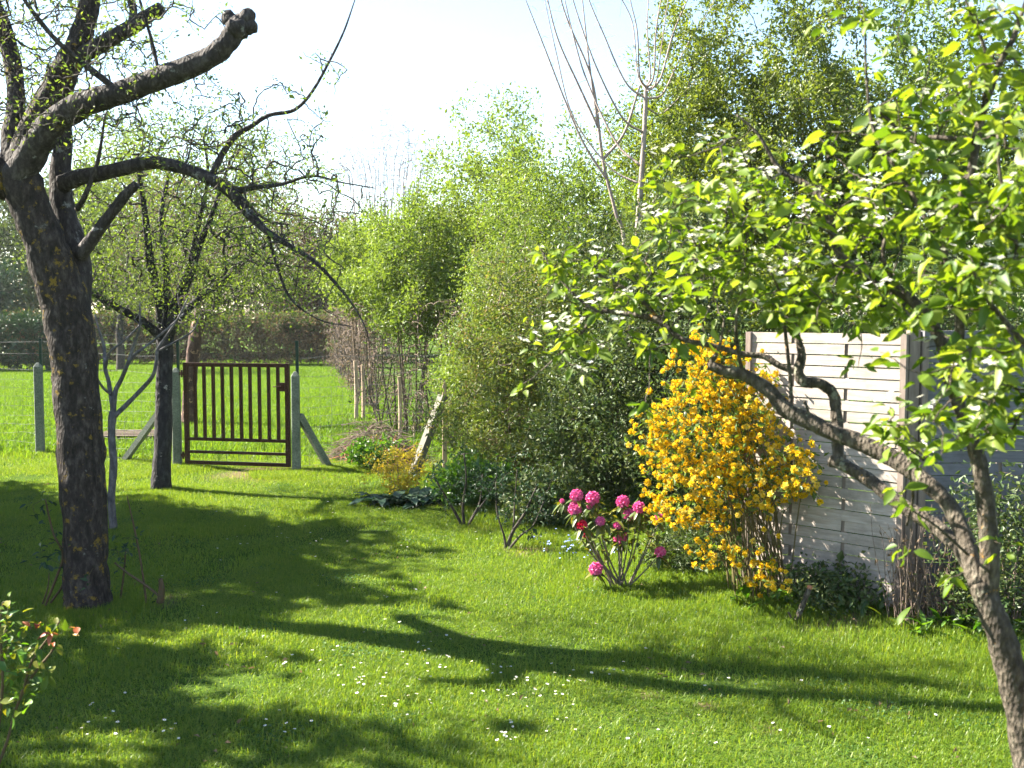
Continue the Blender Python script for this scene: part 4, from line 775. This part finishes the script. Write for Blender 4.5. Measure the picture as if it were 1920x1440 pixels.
# ---- kerria
def pompom(k):
    mb = MB(); n = 22; i = np.arange(n) + .5; ph = np.arccos(1 - 1.7 * i / n); th = math.pi * (1 + 5 ** .5) * i
    D = np.column_stack([np.cos(th) * np.sin(ph), np.sin(th) * np.sin(ph), np.cos(ph)]); N_ = unit(runit(n) * .5 + np.cross(D, [.1, .2, .9])); V, F = kite(D * .12, D + rng.normal(0, .18, (n, 3)), unit(np.array([0, 0, 1.]) + D * .2 + rng.normal(0, .2, (n, 3))), U(.75, 1.0, n), U(.55, .75, n), .2, .2)
    mb.add(V, F, np.repeat(np.clip(k + U(-.25, .25, n), 0, 1), 4)); return mb
def kerria():
    d = 7.55; q = P(1415, 1135, d); t = thing('kerria_shrub', 'tall arching shrub covered in orange-yellow pompom flowers before the fence', 'shrub', (q[0], q[1], 0))
    spec = [(1345, 800, 120, 130, 230, 7.2, 8.0), (1300, 870, 110, 90, 130, 7.2, 7.9), (1320, 690, 70, 60, 85, 7.4, 8.1), (1375, 730, 80, 60, 80, 7.4, 8.0), (1285, 950, 70, 60, 70, 7.1, 7.8), (1410, 860, 80, 100, 110, 7.2, 7.8), (1490, 890, 55, 45, 60, 7.0, 7.5), (1330, 1000, 60, 70, 34, 7.1, 7.7), (1210, 795, 30, 35, 10, 7.3, 7.8), (1420, 1000, 70, 70, 18, 7.1, 7.5), (1450, 1095, 40, 15, 9, 7.0, 7.3), (1385, 1090, 30, 25, 3, 7.0, 7.3), (1440, 760, 40, 60, 20, 7.5, 7.9)]
    spec = [(a, b, c, e, int(n * 1.35), f, g) for (a, b, c, e, n, f, g) in spec]; T = blob_targets(spec); nk = len(T); cen = T[rng.permutation(nk)[:int(nk * .3)]]; pick = cen[rng.integers(len(cen), size=nk)] + rng.normal(0, .05, (nk, 3)); T = np.vstack([cen, pick]); mb = MB(); S = []
    for i in range(58):
        j = rng.integers(len(T)); c = T[j]; b = np.array([q[0] + U(-.16, .26), q[1] + U(-.18, .12), -.03]); f = U(.75, 1.0); tp = b + (c - b) * f
        k1 = b + (tp - b) * np.array([.22, .22, .45]); k2 = b + (tp - b) * np.array([.55, .55, .82]) + [0, 0, .05]
        S.append(mb.tube([b, k1, k2, tp], [.0065, .0055, .004, .0025], 5, 22, .05))
    mb.obj('stems', M['kerria_stem'], t, True); sk = np.vstack(S)
    sk2 = sk[sk[:, 2] > .25]; C, R_ = grow(sk2, T, .0016, 6, .15, .1, .25); twig_part(t, C, R_, M['kerria_stem'], 3)
    V, F, r = leaves_on(C, 3, .035, .040, .42, along=.4); leaf_part(t, V, F, r, M['kerria_leaf'])
    lib = [pompom(k).mesh('flower', M['kerria_flower']) for k in (.15, .35, .55, .75, .9)]; tv = [pompom(k) for k in (.25, .6)]
    n = len(T); ax = unit(unit(C[:, -1] - C[:, -3]) + np.array([-.5, -.6, .4]) + runit(n) * .6); Fr = frame(np.cross(ax, runit(n)), ax); s = U(.019, .030, n); order = np.argsort(T[:, 1])
    for i in order[:300]:
        o = bpy.data.objects.new('flower', lib[rng.integers(5)]); COL.objects.link(o); o.parent = t; o.matrix_parent_inverse = Matrix.Translation(-Vector(t.location)); o.matrix_basis = mat4(T[i], Fr[i], s[i])
    rest = order[300:]; mb = MB()
    for k in (0, 1):
        v = np.vstack(tv[k].V); f = np.vstack(tv[k].T); z = rest[k::2]; VV, FF = stamp(v, f, T[z], Fr[z], s[z]); mb.add(VV, FF, np.tile(np.concatenate(tv[k].R), len(z)))
    mb.obj('blossom', M['kerria_flower'], t, False, 'stuff')
kerria()

# ---- bed under the fence
def bed():
    for (px, py, d, n, L, lab, mt) in ((1440, 1150, 7.35, 20, .16, 'clump of broad strap leaves at the foot of the yellow shrub', 'lush'), (1600, 1150, 7.2, 46, .15, 'dark green leafy clump below the sunlit fence panel', 'lush'), (1690, 1185, 6.9, 40, .13, 'weedy green clump under the fence corner', 'rose_new'), (1770, 1190, 6.7, 38, .16, 'upright broad green leaves in front of the dry brown stems', 'lush'), (1850, 1180, 6.6, 40, .14, 'green weeds beside the pear trunk shadow under the shaded panel', 'lush'), (1540, 1170, 7.2, 40, .12, 'green weeds around the pruned stump', 'lush')):
        c = P(px, py, d); t = thing('leafy_plant', lab, 'plant', (c[0], c[1], 0), 'plants in the fence bed'); a = U(0, 6.283, n); B = np.column_stack([c[0] + rng.normal(0, .13, n), c[1] + rng.normal(0, .09, n), U(.03, .14, n)]); D = np.column_stack([np.cos(a), np.sin(a), U(.5, 2.2, n)])
        leaf_objs(t, B, D, np.column_stack([-np.cos(a), -np.sin(a), np.full(n, .6)]), U(L * .5, L * 1.15, n), M[mt], [leaf_template(.4, .3, .3, 6, .02), leaf_template(.3, .35, .3, 6)])
    t = thing('pruned_stump', 'short pruned grey stump with a forked orange cut tip by the bed', 'stump', (*P(1490, 1190, 7.0)[:2], 0)); limb(t, 'stem', [(1489, 1200, 7.0, 15), (1493, 1165, 7.0, 12), (1507, 1130, 7.0, 11), (1518, 1102, 7.0, 10)], M['pear_bark'], 8, .06); limb(t, 'side_stem', [(1492, 1168, 7.0, 7), (1484, 1158, 6.98, 5), (1478, 1148, 6.96, 4)], M['pear_bark'], 6); limb(t, 'cut_tip', [(1517.5, 1104, 7.0, 10.5), (1519, 1098, 7.0, 10)], M['twig_orange'], 8)
    c = P(1760, 1160, 6.85); t = thing('dried_stems', 'thicket of dry brown stems against the shaded fence panel', 'dry plant', (c[0], c[1], 0)); n = 220
    b = np.column_stack([c[0] + U(-.3, .45, n), c[1] + U(-.12, .1, n), np.full(n, -.02)]); D = np.column_stack([rng.normal(0, .18, n), rng.normal(0, .08, n), np.ones(n)]); L = U(.25, .85, n)[:, None]; s = np.linspace(0, 1, 6); C = b[:, None, :] + (D * L)[:, None, :] * s[None, :, None] + rng.normal(0, .012, (n, 6, 3)) * s[None, :, None]
    V, Q = tubes(C, np.tile(np.linspace(.004, .0015, 6), (n, 1)), 3); link('stems', make_mesh('stems', V, [Q], M['twig_brown'], smooth=True), t, 'stuff'); V, F, r = leaves_on(C, 3, .02, .03, .5); leaf_part(t, V, F, r, M['brown_leaf'], 'dry_leaves')
bed()
low_shrub('leafy_perennial', 'dark scruffy shrub against the shaded panel behind the pear trunk', 1885, 1185, 6.6, .42, 1.05, 220, 26, .035, M['ivy'], tb, spread=.06)
low_shrub('leafy_perennial', 'low dark leafy tangle at the foot of the sunlit panel', 1560, 1140, 7.25, .34, .34, 110, 22, .04, M['ivy'], td, spread=.05)

# ---- roses on the left
def rose(label, base, canes, leaves, mats, Lr, cane_mat, d, w=6):
    q = P(*base); t = thing('rose_bush', label, 'rose bush', (q[0], q[1], 0)); S = []
    for rows in canes:
        pts, r = limb_pts(rows); mb = MB(); S.append(mb.tube(pts, np.maximum(r, .0025), 6, 5 * len(rows), .05)); mb.obj('cane', cane_mat, t, True)
    sk = np.vstack(S); B, D, N_ = [], [], []; T = []
    for (px, py, n, sp) in leaves:
        c = P(px, py, d + U(-.12, .12)); T.append(c)
        for _ in range(n): B.append(c + rng.normal(0, sp, 3)); v = runit(1)[0]; v[2] *= .6; D.append(v); N_.append(np.array([U(-.5, .5), U(-.6, .2), 1]))
    C, R_ = grow(sk, np.array(T), .0016, 6, .1, .08, .3); twig_part(t, C, R_, cane_mat, 4); n = len(B); B = np.array(B); Ls = U(Lr * .6, Lr * 1.25, n)
    leaf_objs(t, B, np.array(D), np.array(N_), Ls, mats)
    return t
rose('dark-leaved rose canes on the left side of the old apple trunk', (85, 1130, 7.35), [[(85, 1135, 7.35, 5), (105, 1085, 7.35, 5), (118, 1040, 7.35, 4), (100, 1000, 7.3, 4), (88, 950, 7.3, 3), (85, 935, 7.3, 2)], [(95, 1130, 7.4, 5), (118, 1095, 7.4, 4), (122, 1050, 7.4, 3)], [(80, 1132, 7.35, 4), (90, 1100, 7.3, 3), (92, 1075, 7.3, 2)]],
     [(62, 947, 4, .03), (75, 940, 4, .03), (98, 948, 5, .03), (70, 970, 5, .03), (105, 995, 5, .03), (90, 1020, 5, .035), (75, 1035, 6, .035), (110, 1030, 6, .035), (65, 1052, 5, .03), (95, 1050, 6, .035), (125, 1035, 5, .03), (90, 1072, 5, .03), (130, 1065, 6, .04), (150, 1060, 5, .04), (175, 1065, 5, .04), (165, 1090, 4, .04)], M['rose_leaf'], .05, M['rose_stem'], 7.3)
rose('dark-leaved rose canes on the right side of the old apple trunk', (270, 1135, 7.5), [[(275, 1135, 7.5, 5), (268, 1080, 7.5, 4), (258, 1020, 7.5, 4), (245, 960, 7.5, 3), (238, 930, 7.5, 2)], [(300, 1130, 7.45, 14), (303, 1105, 7.45, 12), (301, 1085, 7.45, 8)], [(300, 1118, 7.45, 6), (270, 1095, 7.45, 5), (240, 1075, 7.45, 5), (215, 1055, 7.45, 4)], [(225, 1130, 7.55, 4), (232, 1075, 7.55, 4), (236, 1030, 7.55, 3)]],
     [(225, 1015, 7, .04), (240, 1030, 7, .04), (225, 1045, 7, .04), (250, 1012, 5, .03), (262, 1005, 5, .03), (240, 1050, 6, .04), (215, 1030, 5, .04), (262, 960, 3, .02), (218, 1070, 5, .04), (285, 1125, 5, .03), (265, 1135, 5, .03)], M['rose_leaf'], .042, M['rose_stem'], 7.5)
def front_rose():
    d = 4.75
    t = rose('leafy rose bush with red and yellow young tips at the near lawn corner', (-10, 1440, d), [[(-30, 1500, d, 7), (10, 1400, d, 6), (30, 1330, d, 6), (45, 1290, d, 6), (60, 1240, d, 5), (95, 1190, d, 4), (112, 1165, d, 3)], [(-20, 1500, d, 7), (-5, 1380, d, 6), (5, 1280, d, 6), (0, 1180, d, 5), (5, 1130, d, 3)], [(40, 1300, d, 6), (70, 1255, d, 5), (95, 1225, d, 5), (103, 1205, d, 3)], [(-40, 1500, d, 9), (-60, 1350, d, 8), (-70, 1220, d, 6), (-60, 1120, d, 4)]],
         [(10, 1165, 4, .03), (25, 1172, 5, .03), (0, 1190, 6, .04), (35, 1200, 6, .035), (60, 1205, 6, .03), (20, 1225, 7, .04), (50, 1235, 7, .04), (5, 1250, 8, .045), (35, 1260, 8, .045), (60, 1265, 6, .035), (10, 1285, 8, .045), (45, 1290, 7, .04), (0, 1310, 7, .05), (25, 1320, 6, .04), (-20, 1200, 8, .06), (-30, 1270, 8, .06), (-50, 1150, 8, .06), (-60, 1220, 8, .06), (15, 1128, 3, .02), (-10, 1345, 5, .05), (15, 1180, 8, .05), (40, 1215, 9, .05), (20, 1250, 10, .06), (45, 1275, 9, .05), (15, 1300, 9, .06), (70, 1225, 6, .04), (0, 1220, 9, .06), (65, 1290, 5, .04)], [M['rose_new'], M['rose_new'], M['lush']], .06, M['rose_stem'], d)
    B, D, N_ = [], [], []
    for (px, py, n) in ((52, 1168, 3), (70, 1170, 4), (88, 1172, 4), (104, 1170, 3), (98, 1188, 3), (135, 1180, 3), (148, 1188, 2), (102, 1210, 3), (12, 1128, 3)):
        for _ in range(n): B.append(P(px, py, d - .05) + rng.normal(0, .012, 3)); v = runit(1)[0]; v[2] -= .35; D.append(v); N_.append(np.array([U(-.4, .4), -.5, 1]))
    leaf_objs(t, np.array(B), np.array(D), np.array(N_), U(.035, .06, len(B)), [M['rose_red'], M['rose_new']], name='young_leaf')
front_rose()

# ------------------------------------------------------------------ the pear tree
def pear():
    limb = lambda p, nm, rows, *a: globals()['limb'](p, nm, [(x, y, z, w * .86) for x, y, z, w in rows], *a)
    d = 3.0; m = M['pear_bark']; base = P(1990, 1985, 3.0); t = thing('pear_tree', 'young crooked pear tree with fresh yellow-green leaves and white blossom', 'tree', (base[0], base[1], 0)); S = []
    S.append(limb(t, 'trunk', [(1985, 2010, d, 96), (1962, 1720, d, 84), (1940, 1480, d, 76), (1918, 1350, d, 70), (1894, 1250, d, 66), (1872, 1180, d, 60), (1852, 1128, d + .01, 54), (1838, 1090, d + .02, 52)], m, 14, .07))
    S.append(limb(t, 'fork', [(1938, 1420, d, 50), (1945, 1280, d - .1, 46), (1955, 1150, d - .15, 42), (1975, 980, d - .2, 36), (1985, 800, d - .25, 30)], m, 12, .06))
    S.append(limb(t, 'limb', [(1836, 1096, d + .02, 46), (1822, 1058, d + .05, 40), (1806, 1000, d + .1, 38), (1778, 945, d + .15, 36), (1731, 899, d + .22, 38), (1676, 860, d + .3, 40), (1621, 834, d + .36, 38), (1566, 812, d + .42, 36), (1523, 793, d + .46, 36), (1474, 768, d + .5, 36), (1440, 731, d + .54, 30), (1396, 703, d + .58, 26), (1362, 696, d + .6, 24), (1329, 684, d + .62, 22)], m, 12, .08))
    S.append(limb(t, 'limb', [(1832, 1080, d + .05, 38), (1800, 1030, d + .12, 34), (1766, 996, d + .2, 34), (1730, 972, d + .25, 34), (1676, 936, d + .32, 33), (1628, 899, d + .4, 30), (1588, 875, d + .45, 28), (1555, 864, d + .48, 24)], m, 12, .08))
    S.append(limb(t, 'limb', [(1572, 872, d + .46, 26), (1571, 825, d + .5, 26), (1568, 772, d + .52, 25), (1561, 738, d + .53, 24), (1537, 719, d + .54, 23), (1508, 716, d + .55, 24), (1497, 697, d + .56, 24), (1503, 664, d + .57, 19), (1495, 628, d + .58, 13), (1486, 570, d + .6, 10), (1470, 500, d + .62, 8), (1440, 430, d + .65, 6), (1420, 350, d + .7, 4)], m, 11, .08))
    S.append(limb(t, 'branch', [(1500, 700, d + .56, 15), (1462, 686, d + .58, 14), (1430, 668, d + .6, 13), (1393, 664, d + .62, 12), (1335, 648, d + .64, 12), (1280, 636, d + .68, 11), (1248, 612, d + .7, 12), (1220, 596, d + .72, 14), (1170, 588, d + .76, 12), (1124, 586, d + .8, 10), (1086, 630, d + .82, 6), (1052, 662, d + .84, 5), (1015, 695, d + .86, 3)], m, 9, .08))
    S.append(limb(t, 'branch', [(1124, 586, d + .8, 8), (1085, 560, d + .85, 6), (1040, 510, d + .9, 5), (1010, 460, d + .95, 3)], m, 7))
    S.append(limb(t, 'branch', [(1330, 685, d + .62, 14), (1345, 660, d + .6, 9), (1352, 636, d + .6, 6), (1358, 600, d + .6, 4)], m, 8))
    S.append(limb(t, 'branch', [(1478, 768, d + .5, 10), (1483, 740, d + .5, 9), (1480, 690, d + .5, 9), (1472, 620, d + .5, 8), (1466, 560, d + .5, 6), (1440, 500, d + .5, 4)], m, 8))
    S.append(limb(t, 'branch', [(1394, 702, d + .58, 9), (1384, 660, d + .55, 8), (1380, 600, d + .5, 7), (1392, 540, d + .5, 5), (1385, 460, d + .5, 4), (1370, 380, d + .5, 3)], m, 8))
    S.append(limb(t, 'branch', [(1520, 792, d + .46, 8), (1515, 770, d + .45, 6), (1508, 752, d + .45, 6)], m, 7))
    S.append(limb(t, 'branch', [(1255, 620, d + .7, 9), (1200, 560, d + .75, 8), (1150, 530, d + .8, 6), (1100, 500, d + .85, 4)], m, 7))
    S.append(limb(t, 'limb', [(1852, 1120, d + .02, 44), (1856, 1060, d, 42), (1852, 980, d, 40), (1842, 900, d, 36), (1822, 820, d + .02, 30), (1798, 760, d + .04, 30), (1780, 700, d + .06, 32), (1764, 640, d + .08, 26), (1735, 590, d + .12, 24), (1690, 548, d + .16, 22), (1630, 520, d + .22, 20), (1592, 500, d + .26, 20), (1568, 462, d + .3, 18), (1560, 425, d + .33, 18), (1538, 370, d + .36, 17), (1500, 340, d + .4, 16), (1462, 318, d + .42, 12), (1420, 250, d + .44, 6), (1380, 215, d + .46, 4)], m, 12, .08))
    S.append(limb(t, 'limb', [(1778, 690, d + .06, 22), (1800, 630, d, 20), (1790, 560, d - .03, 18), (1770, 480, d - .05, 16), (1790, 400, d - .06, 15), (1820, 320, d - .06, 18), (1835, 240, d - .06, 18), (1870, 130, d - .08, 14), (1905, 60, d - .1, 11), (1940, -60, d - .1, 6)], m, 10, .08))
    S.append(limb(t, 'branch', [(1772, 480, d - .05, 12), (1730, 400, d, 11), (1690, 330, d + .05, 9), (1640, 250, d + .1, 8), (1625, 150, d + .12, 6), (1622, 50, d + .12, 4)], m, 8))
    S.append(limb(t, 'branch', [(1822, 262, d - .06, 12), (1760, 258, d, 11), (1700, 256, d + .05, 9), (1660, 220, d + .08, 7), (1640, 230, d + .1, 4)], m, 8))
    S.append(limb(t, 'branch', [(1842, 220, d - .07, 10), (1850, 110, d - .1, 8), (1825, 40, d - .1, 6), (1800, -30, d - .1, 4)], m, 8))
    S.append(limb(t, 'branch', [(1690, 548, d + .16, 12), (1655, 470, d + .18, 9), (1700, 360, d + .18, 8), (1720, 310, d + .18, 6)], m, 8))
    S.append(limb(t, 'branch', [(1985, 820, d - .25, 18), (1960, 700, d - .3, 15), (1900, 620, d - .35, 12), (1850, 560, d - .38, 8), (1820, 500, d - .4, 5)], m, 8))
    S.append(limb(t, 'branch', [(1975, 800, d - .25, 20), (1970, 600, d - .3, 18), (1930, 450, d - .35, 12), (1880, 350, d - .4, 8), (1870, 250, d - .4, 5)], m, 8))
    S.append(limb(t, 'branch', [(1700, 985, d + .2, 6), (1712, 930, d + .15, 7), (1705, 880, d + .1, 6), (1720, 830, d + .08, 4)], m, 7))
    S.append(limb(t, 'branch', [(1815, 1040, d + .02, 7), (1760, 990, d - .02, 6), (1715, 960, d - .05, 4), (1705, 955, d - .05, 3)], m, 7))
    sk = np.vstack(S)
    T = blob_targets([(1180, 520, 170, 65, 36, 3.55, 4.0), (1050, 640, 95, 45, 10, 3.7, 3.95), (1055, 480, 50, 50, 7, 3.75, 4.0), (1330, 400, 125, 65, 30, 3.4, 3.8), (1400, 510, 170, 70, 44, 3.3, 3.75), (1600, 440, 170, 110, 52, 3.0, 3.5), (1590, 580, 170, 45, 34, 3.05, 3.5), (1440, 290, 80, 60, 8, 3.3, 3.6), (1750, 250, 120, 110, 40, 2.8, 3.2), (1860, 120, 80, 110, 24, 2.7, 3.1), (1622, 45, 36, 26, 4, 3.05, 3.15), (1800, 470, 130, 120, 54, 2.5, 3.0), (1850, 680, 85, 80, 30, 2.5, 3.0), (1705, 790, 60, 30, 8, 2.9, 3.1), (1830, 790, 90, 45, 18, 2.6, 2.95), (1700, 850, 40, 25, 3, 2.95, 3.1), (1690, 915, 14, 14, 1, 2.95, 3.0), (1705, 970, 20, 14, 2, 2.93, 3.0), (1885, 1030, 14, 14, 1, 2.9, 3.0), (1230, 660, 60, 25, 6, 3.6, 3.75), (1920, 330, 60, 200, 22, 2.4, 2.8)])
    T = np.vstack([T, T[rng.random(len(T)) < .75] + rng.normal(0, .07, (len(T), 3))[:0]]) if False else np.vstack([T, (T + rng.normal(0, .13, T.shape))[rng.random(len(T)) < .5]])
    C, R_ = grow(sk, T, .0020, 7, .18, .1, .3); twig_part(t, C, R_, m, 5)
    tip = C[:, -1]; td_ = unit(C[:, -1] - C[:, -3]); B, D, N_, L = [], [], [], []; lib = []
    for v in range(3):
        mb = MB()
        for f in range(6):
            c = rng.normal(0, .020, 3); c[2] = abs(c[2]) * .6; ax = unit(np.array([U(-.6, .6), U(-.6, .6), 1.])); o = unit(np.cross(ax, [.3, .8, .1])); w = np.cross(ax, o)
            for j in range(5):
                a = j * 1.2566; rad = o * math.cos(a) + w * math.sin(a); Vv, Ff = kite(c[None], (rad + ax * .3)[None], (ax - rad * .2)[None], np.array([.013]), np.array([.011]), .15, .1); mb.add(Vv, Ff, U(0, 1))
        lib.append(mb.mesh('blossom', M['blossom']))
    for i in range(len(tip)):
        n = int(rng.integers(4, 8)); a0 = U(0, 6.283)
        for j in range(n):
            a = a0 + j * 2.4; h = np.array([math.cos(a), math.sin(a), U(-1.0, .5)]); B.append(tip[i] + rng.normal(0, .008, 3) - td_[i] * U(0, .05) + h * .016); D.append(h + td_[i] * .35); N_.append(np.array([-h[0] * .5 + U(-.8, .8), -h[1] * .5 + U(-.8, .8), .75])); L.append(float(np.clip(.045 * math.exp(rng.normal(0, .28)), .022, .072)))
        if rng.random() < .16:
            o = bpy.data.objects.new('blossom', lib[rng.integers(3)]); COL.objects.link(o); o.parent = t; o.matrix_parent_inverse = Matrix.Translation(-Vector(t.location)); o.matrix_basis = Matrix.Translation(tip[i] + np.array([0, 0, .02])) @ Matrix.Rotation(U(0, 6), 4, 'Z')
    B, D, N_, L = map(np.array, (B, D, N_, L)); u = (B[:, 0] / B[:, 1]) ; key = np.where(np.abs(u) < .49, B[:, 1], 99)
    leaf_objs(t, B, D, N_, L, M['pear_leaf'], key=key)
pear()

# ------------------------------------------------------------------ trees past the left edge whose shade lies on the lawn
shrub('evergreen_tree', 'dense evergreen tree left of the lawn beside the fence line', 'tree', -9.1, 11.0, 1.7, 2.55, .4, 6.6, 780, 40, .20, M['dark_leaf'], td, spread=.17, nst=8, surf=.2, rt=.008)
shrub('evergreen_tree', 'dense evergreen tree left of the lawn nearer the house', 'tree', -8.6, 7.55, 1.45, 1.35, .5, 6.25, 500, 40, .18, M['dark_leaf'], td, spread=.17, nst=8, surf=.2, rt=.008)

# ------------------------------------------------------------------ thin haze volume added to veil the view like soft lens glow
mh, nt, out = nmat('glow_haze'); pv = nt.nodes.new('ShaderNodeVolumePrincipled'); pv.inputs['Color'].default_value = (.96, .97, 1, 1); pv.inputs['Density'].default_value = .0003; pv.inputs['Anisotropy'].default_value = .35; nt.links.new(pv.outputs[0], out.inputs['Volume'])
hz = MB(); hz.box((0, 270, 7), (640, 680, 16)); hz.obj('haze', mh, None, False, 'stuff')

# ------------------------------------------------------------------ daisies
def daisies():
    mb = MB(); n = 13; a = np.arange(n) * 2 * math.pi / n; B = np.column_stack([np.cos(a) * .003, np.sin(a) * .003, np.full(n, .055)]); D = np.column_stack([np.cos(a), np.sin(a), np.full(n, .15)]); V, F = kite(B, D, np.tile([0, 0, 1.], (n, 1)), np.full(n, .0125), np.full(n, .006), .05, .05)
    st = MB(); st.tube([(0, 0, 0), (.003, .001, .03), (0, 0, .054)], .0012, 4, 5)
    sv, sq = np.vstack(st.V), np.vstack(st.Q)
    k = 8; ang = np.arange(k) * 2 * math.pi / k; ev = np.vstack([np.column_stack([np.cos(ang) * .0042, np.sin(ang) * .0042, np.full(k, .0565)]), [[0, 0, .060]]]); ef = np.array([[i, (i + 1) % k, k] for i in range(k)])
    me = make_mesh('daisy', np.vstack([V, ev, sv]), [np.vstack([F, ef + len(V)]), sq + len(V) + len(ev)], [M['petal_white'], M['daisy_eye'], M['grass']], np.full(len(V) + len(ev) + len(sv), .5), False, [0] * len(F) + [1] * len(ef) + [2] * len(sq))
    pts = []
    cl = [(960, 1407, 16, 14, 8), (925, 1412, 14, 8, 4), (690, 1312, 30, 10, 9), (715, 1345, 25, 12, 8), (775, 1342, 25, 8, 4), (900, 1285, 60, 14, 12), (1000, 1330, 60, 18, 16), (1060, 1308, 30, 14, 7), (800, 1226, 30, 6, 5), (830, 1270, 60, 25, 12), (1090, 1285, 20, 8, 3), (1145, 1280, 20, 10, 4), (640, 1272, 40, 30, 8), (760, 1300, 40, 20, 8), (310, 1410, 15, 8, 4), (185, 1385, 20, 10, 5), (150, 1418, 20, 5, 3), (450, 1395, 25, 8, 3), (530, 1255, 50, 20, 8), (550, 1405, 25, 8, 4), (215, 1330, 60, 40, 4), (470, 1022, 70, 12, 9), (560, 1030, 60, 10, 6), (400, 1050, 80, 40, 6), (600, 1110, 60, 40, 8), (420, 1180, 60, 10, 4), (1100, 1220, 80, 20, 5), (1400, 1330, 120, 60, 8), (1700, 1400, 150, 30, 5), (1240, 1400, 100, 30, 5), (680, 965, 60, 20, 8), (820, 1020, 80, 20, 8), (1050, 1395, 20, 10, 3), (720, 1150, 60, 30, 6)]
    for (px, py, sx, sy, n) in cl:
        for _ in range(n):
            x, y = px + rng.normal(0, sx * 1.0), min(1436, py + rng.normal(0, sy * 1.0)); dd = 4200 / (y - 585); pts.append((X(x, dd), dd))
    for i, (x, y) in enumerate(pts[:290]):
        o = bpy.data.objects.new('daisy', me); COL.objects.link(o); s = U(.42, .72); o.location = (x, y, float(gz(x, y)) - .003); o.rotation_euler = (U(-.3, .1), U(-.35, .1), U(0, 6.28)); o.scale = (s, s, U(.75, 1.15)); tag(o, 'small white daisy open in the mown lawn', 'daisy', 'daisies in the lawn')
daisies()
def forget_me_nots():
    c = P(1075, 1035, 8.9); t = thing('forget_me_nots', 'sprinkle of tiny pale blue flowers left of the rhododendron', 'flowers', (c[0], c[1], 0)); n = 60
    B = np.column_stack([c[0] + rng.normal(0, .16, n), c[1] + rng.normal(0, .25, n), U(.08, .2, n)]); V, F = kite(B, runit(n) * [1, 1, .2], np.tile([0, -.4, 1.], (n, 1)), np.full(n, .02), np.full(n, .02)); leaf_part(t, V, F, np.repeat(U(0, 1, n), 4), M['blue_petal'], 'petals')
    C = np.stack([B * [1, 1, 0], B * [1, 1, .5], B - [0, 0, .002]], 1); V, Q = tubes(C, np.full((n, 3), .0012), 3); link('stems', make_mesh('stems', V, [Q], M['grass']), t, 'stuff')
forget_me_nots()
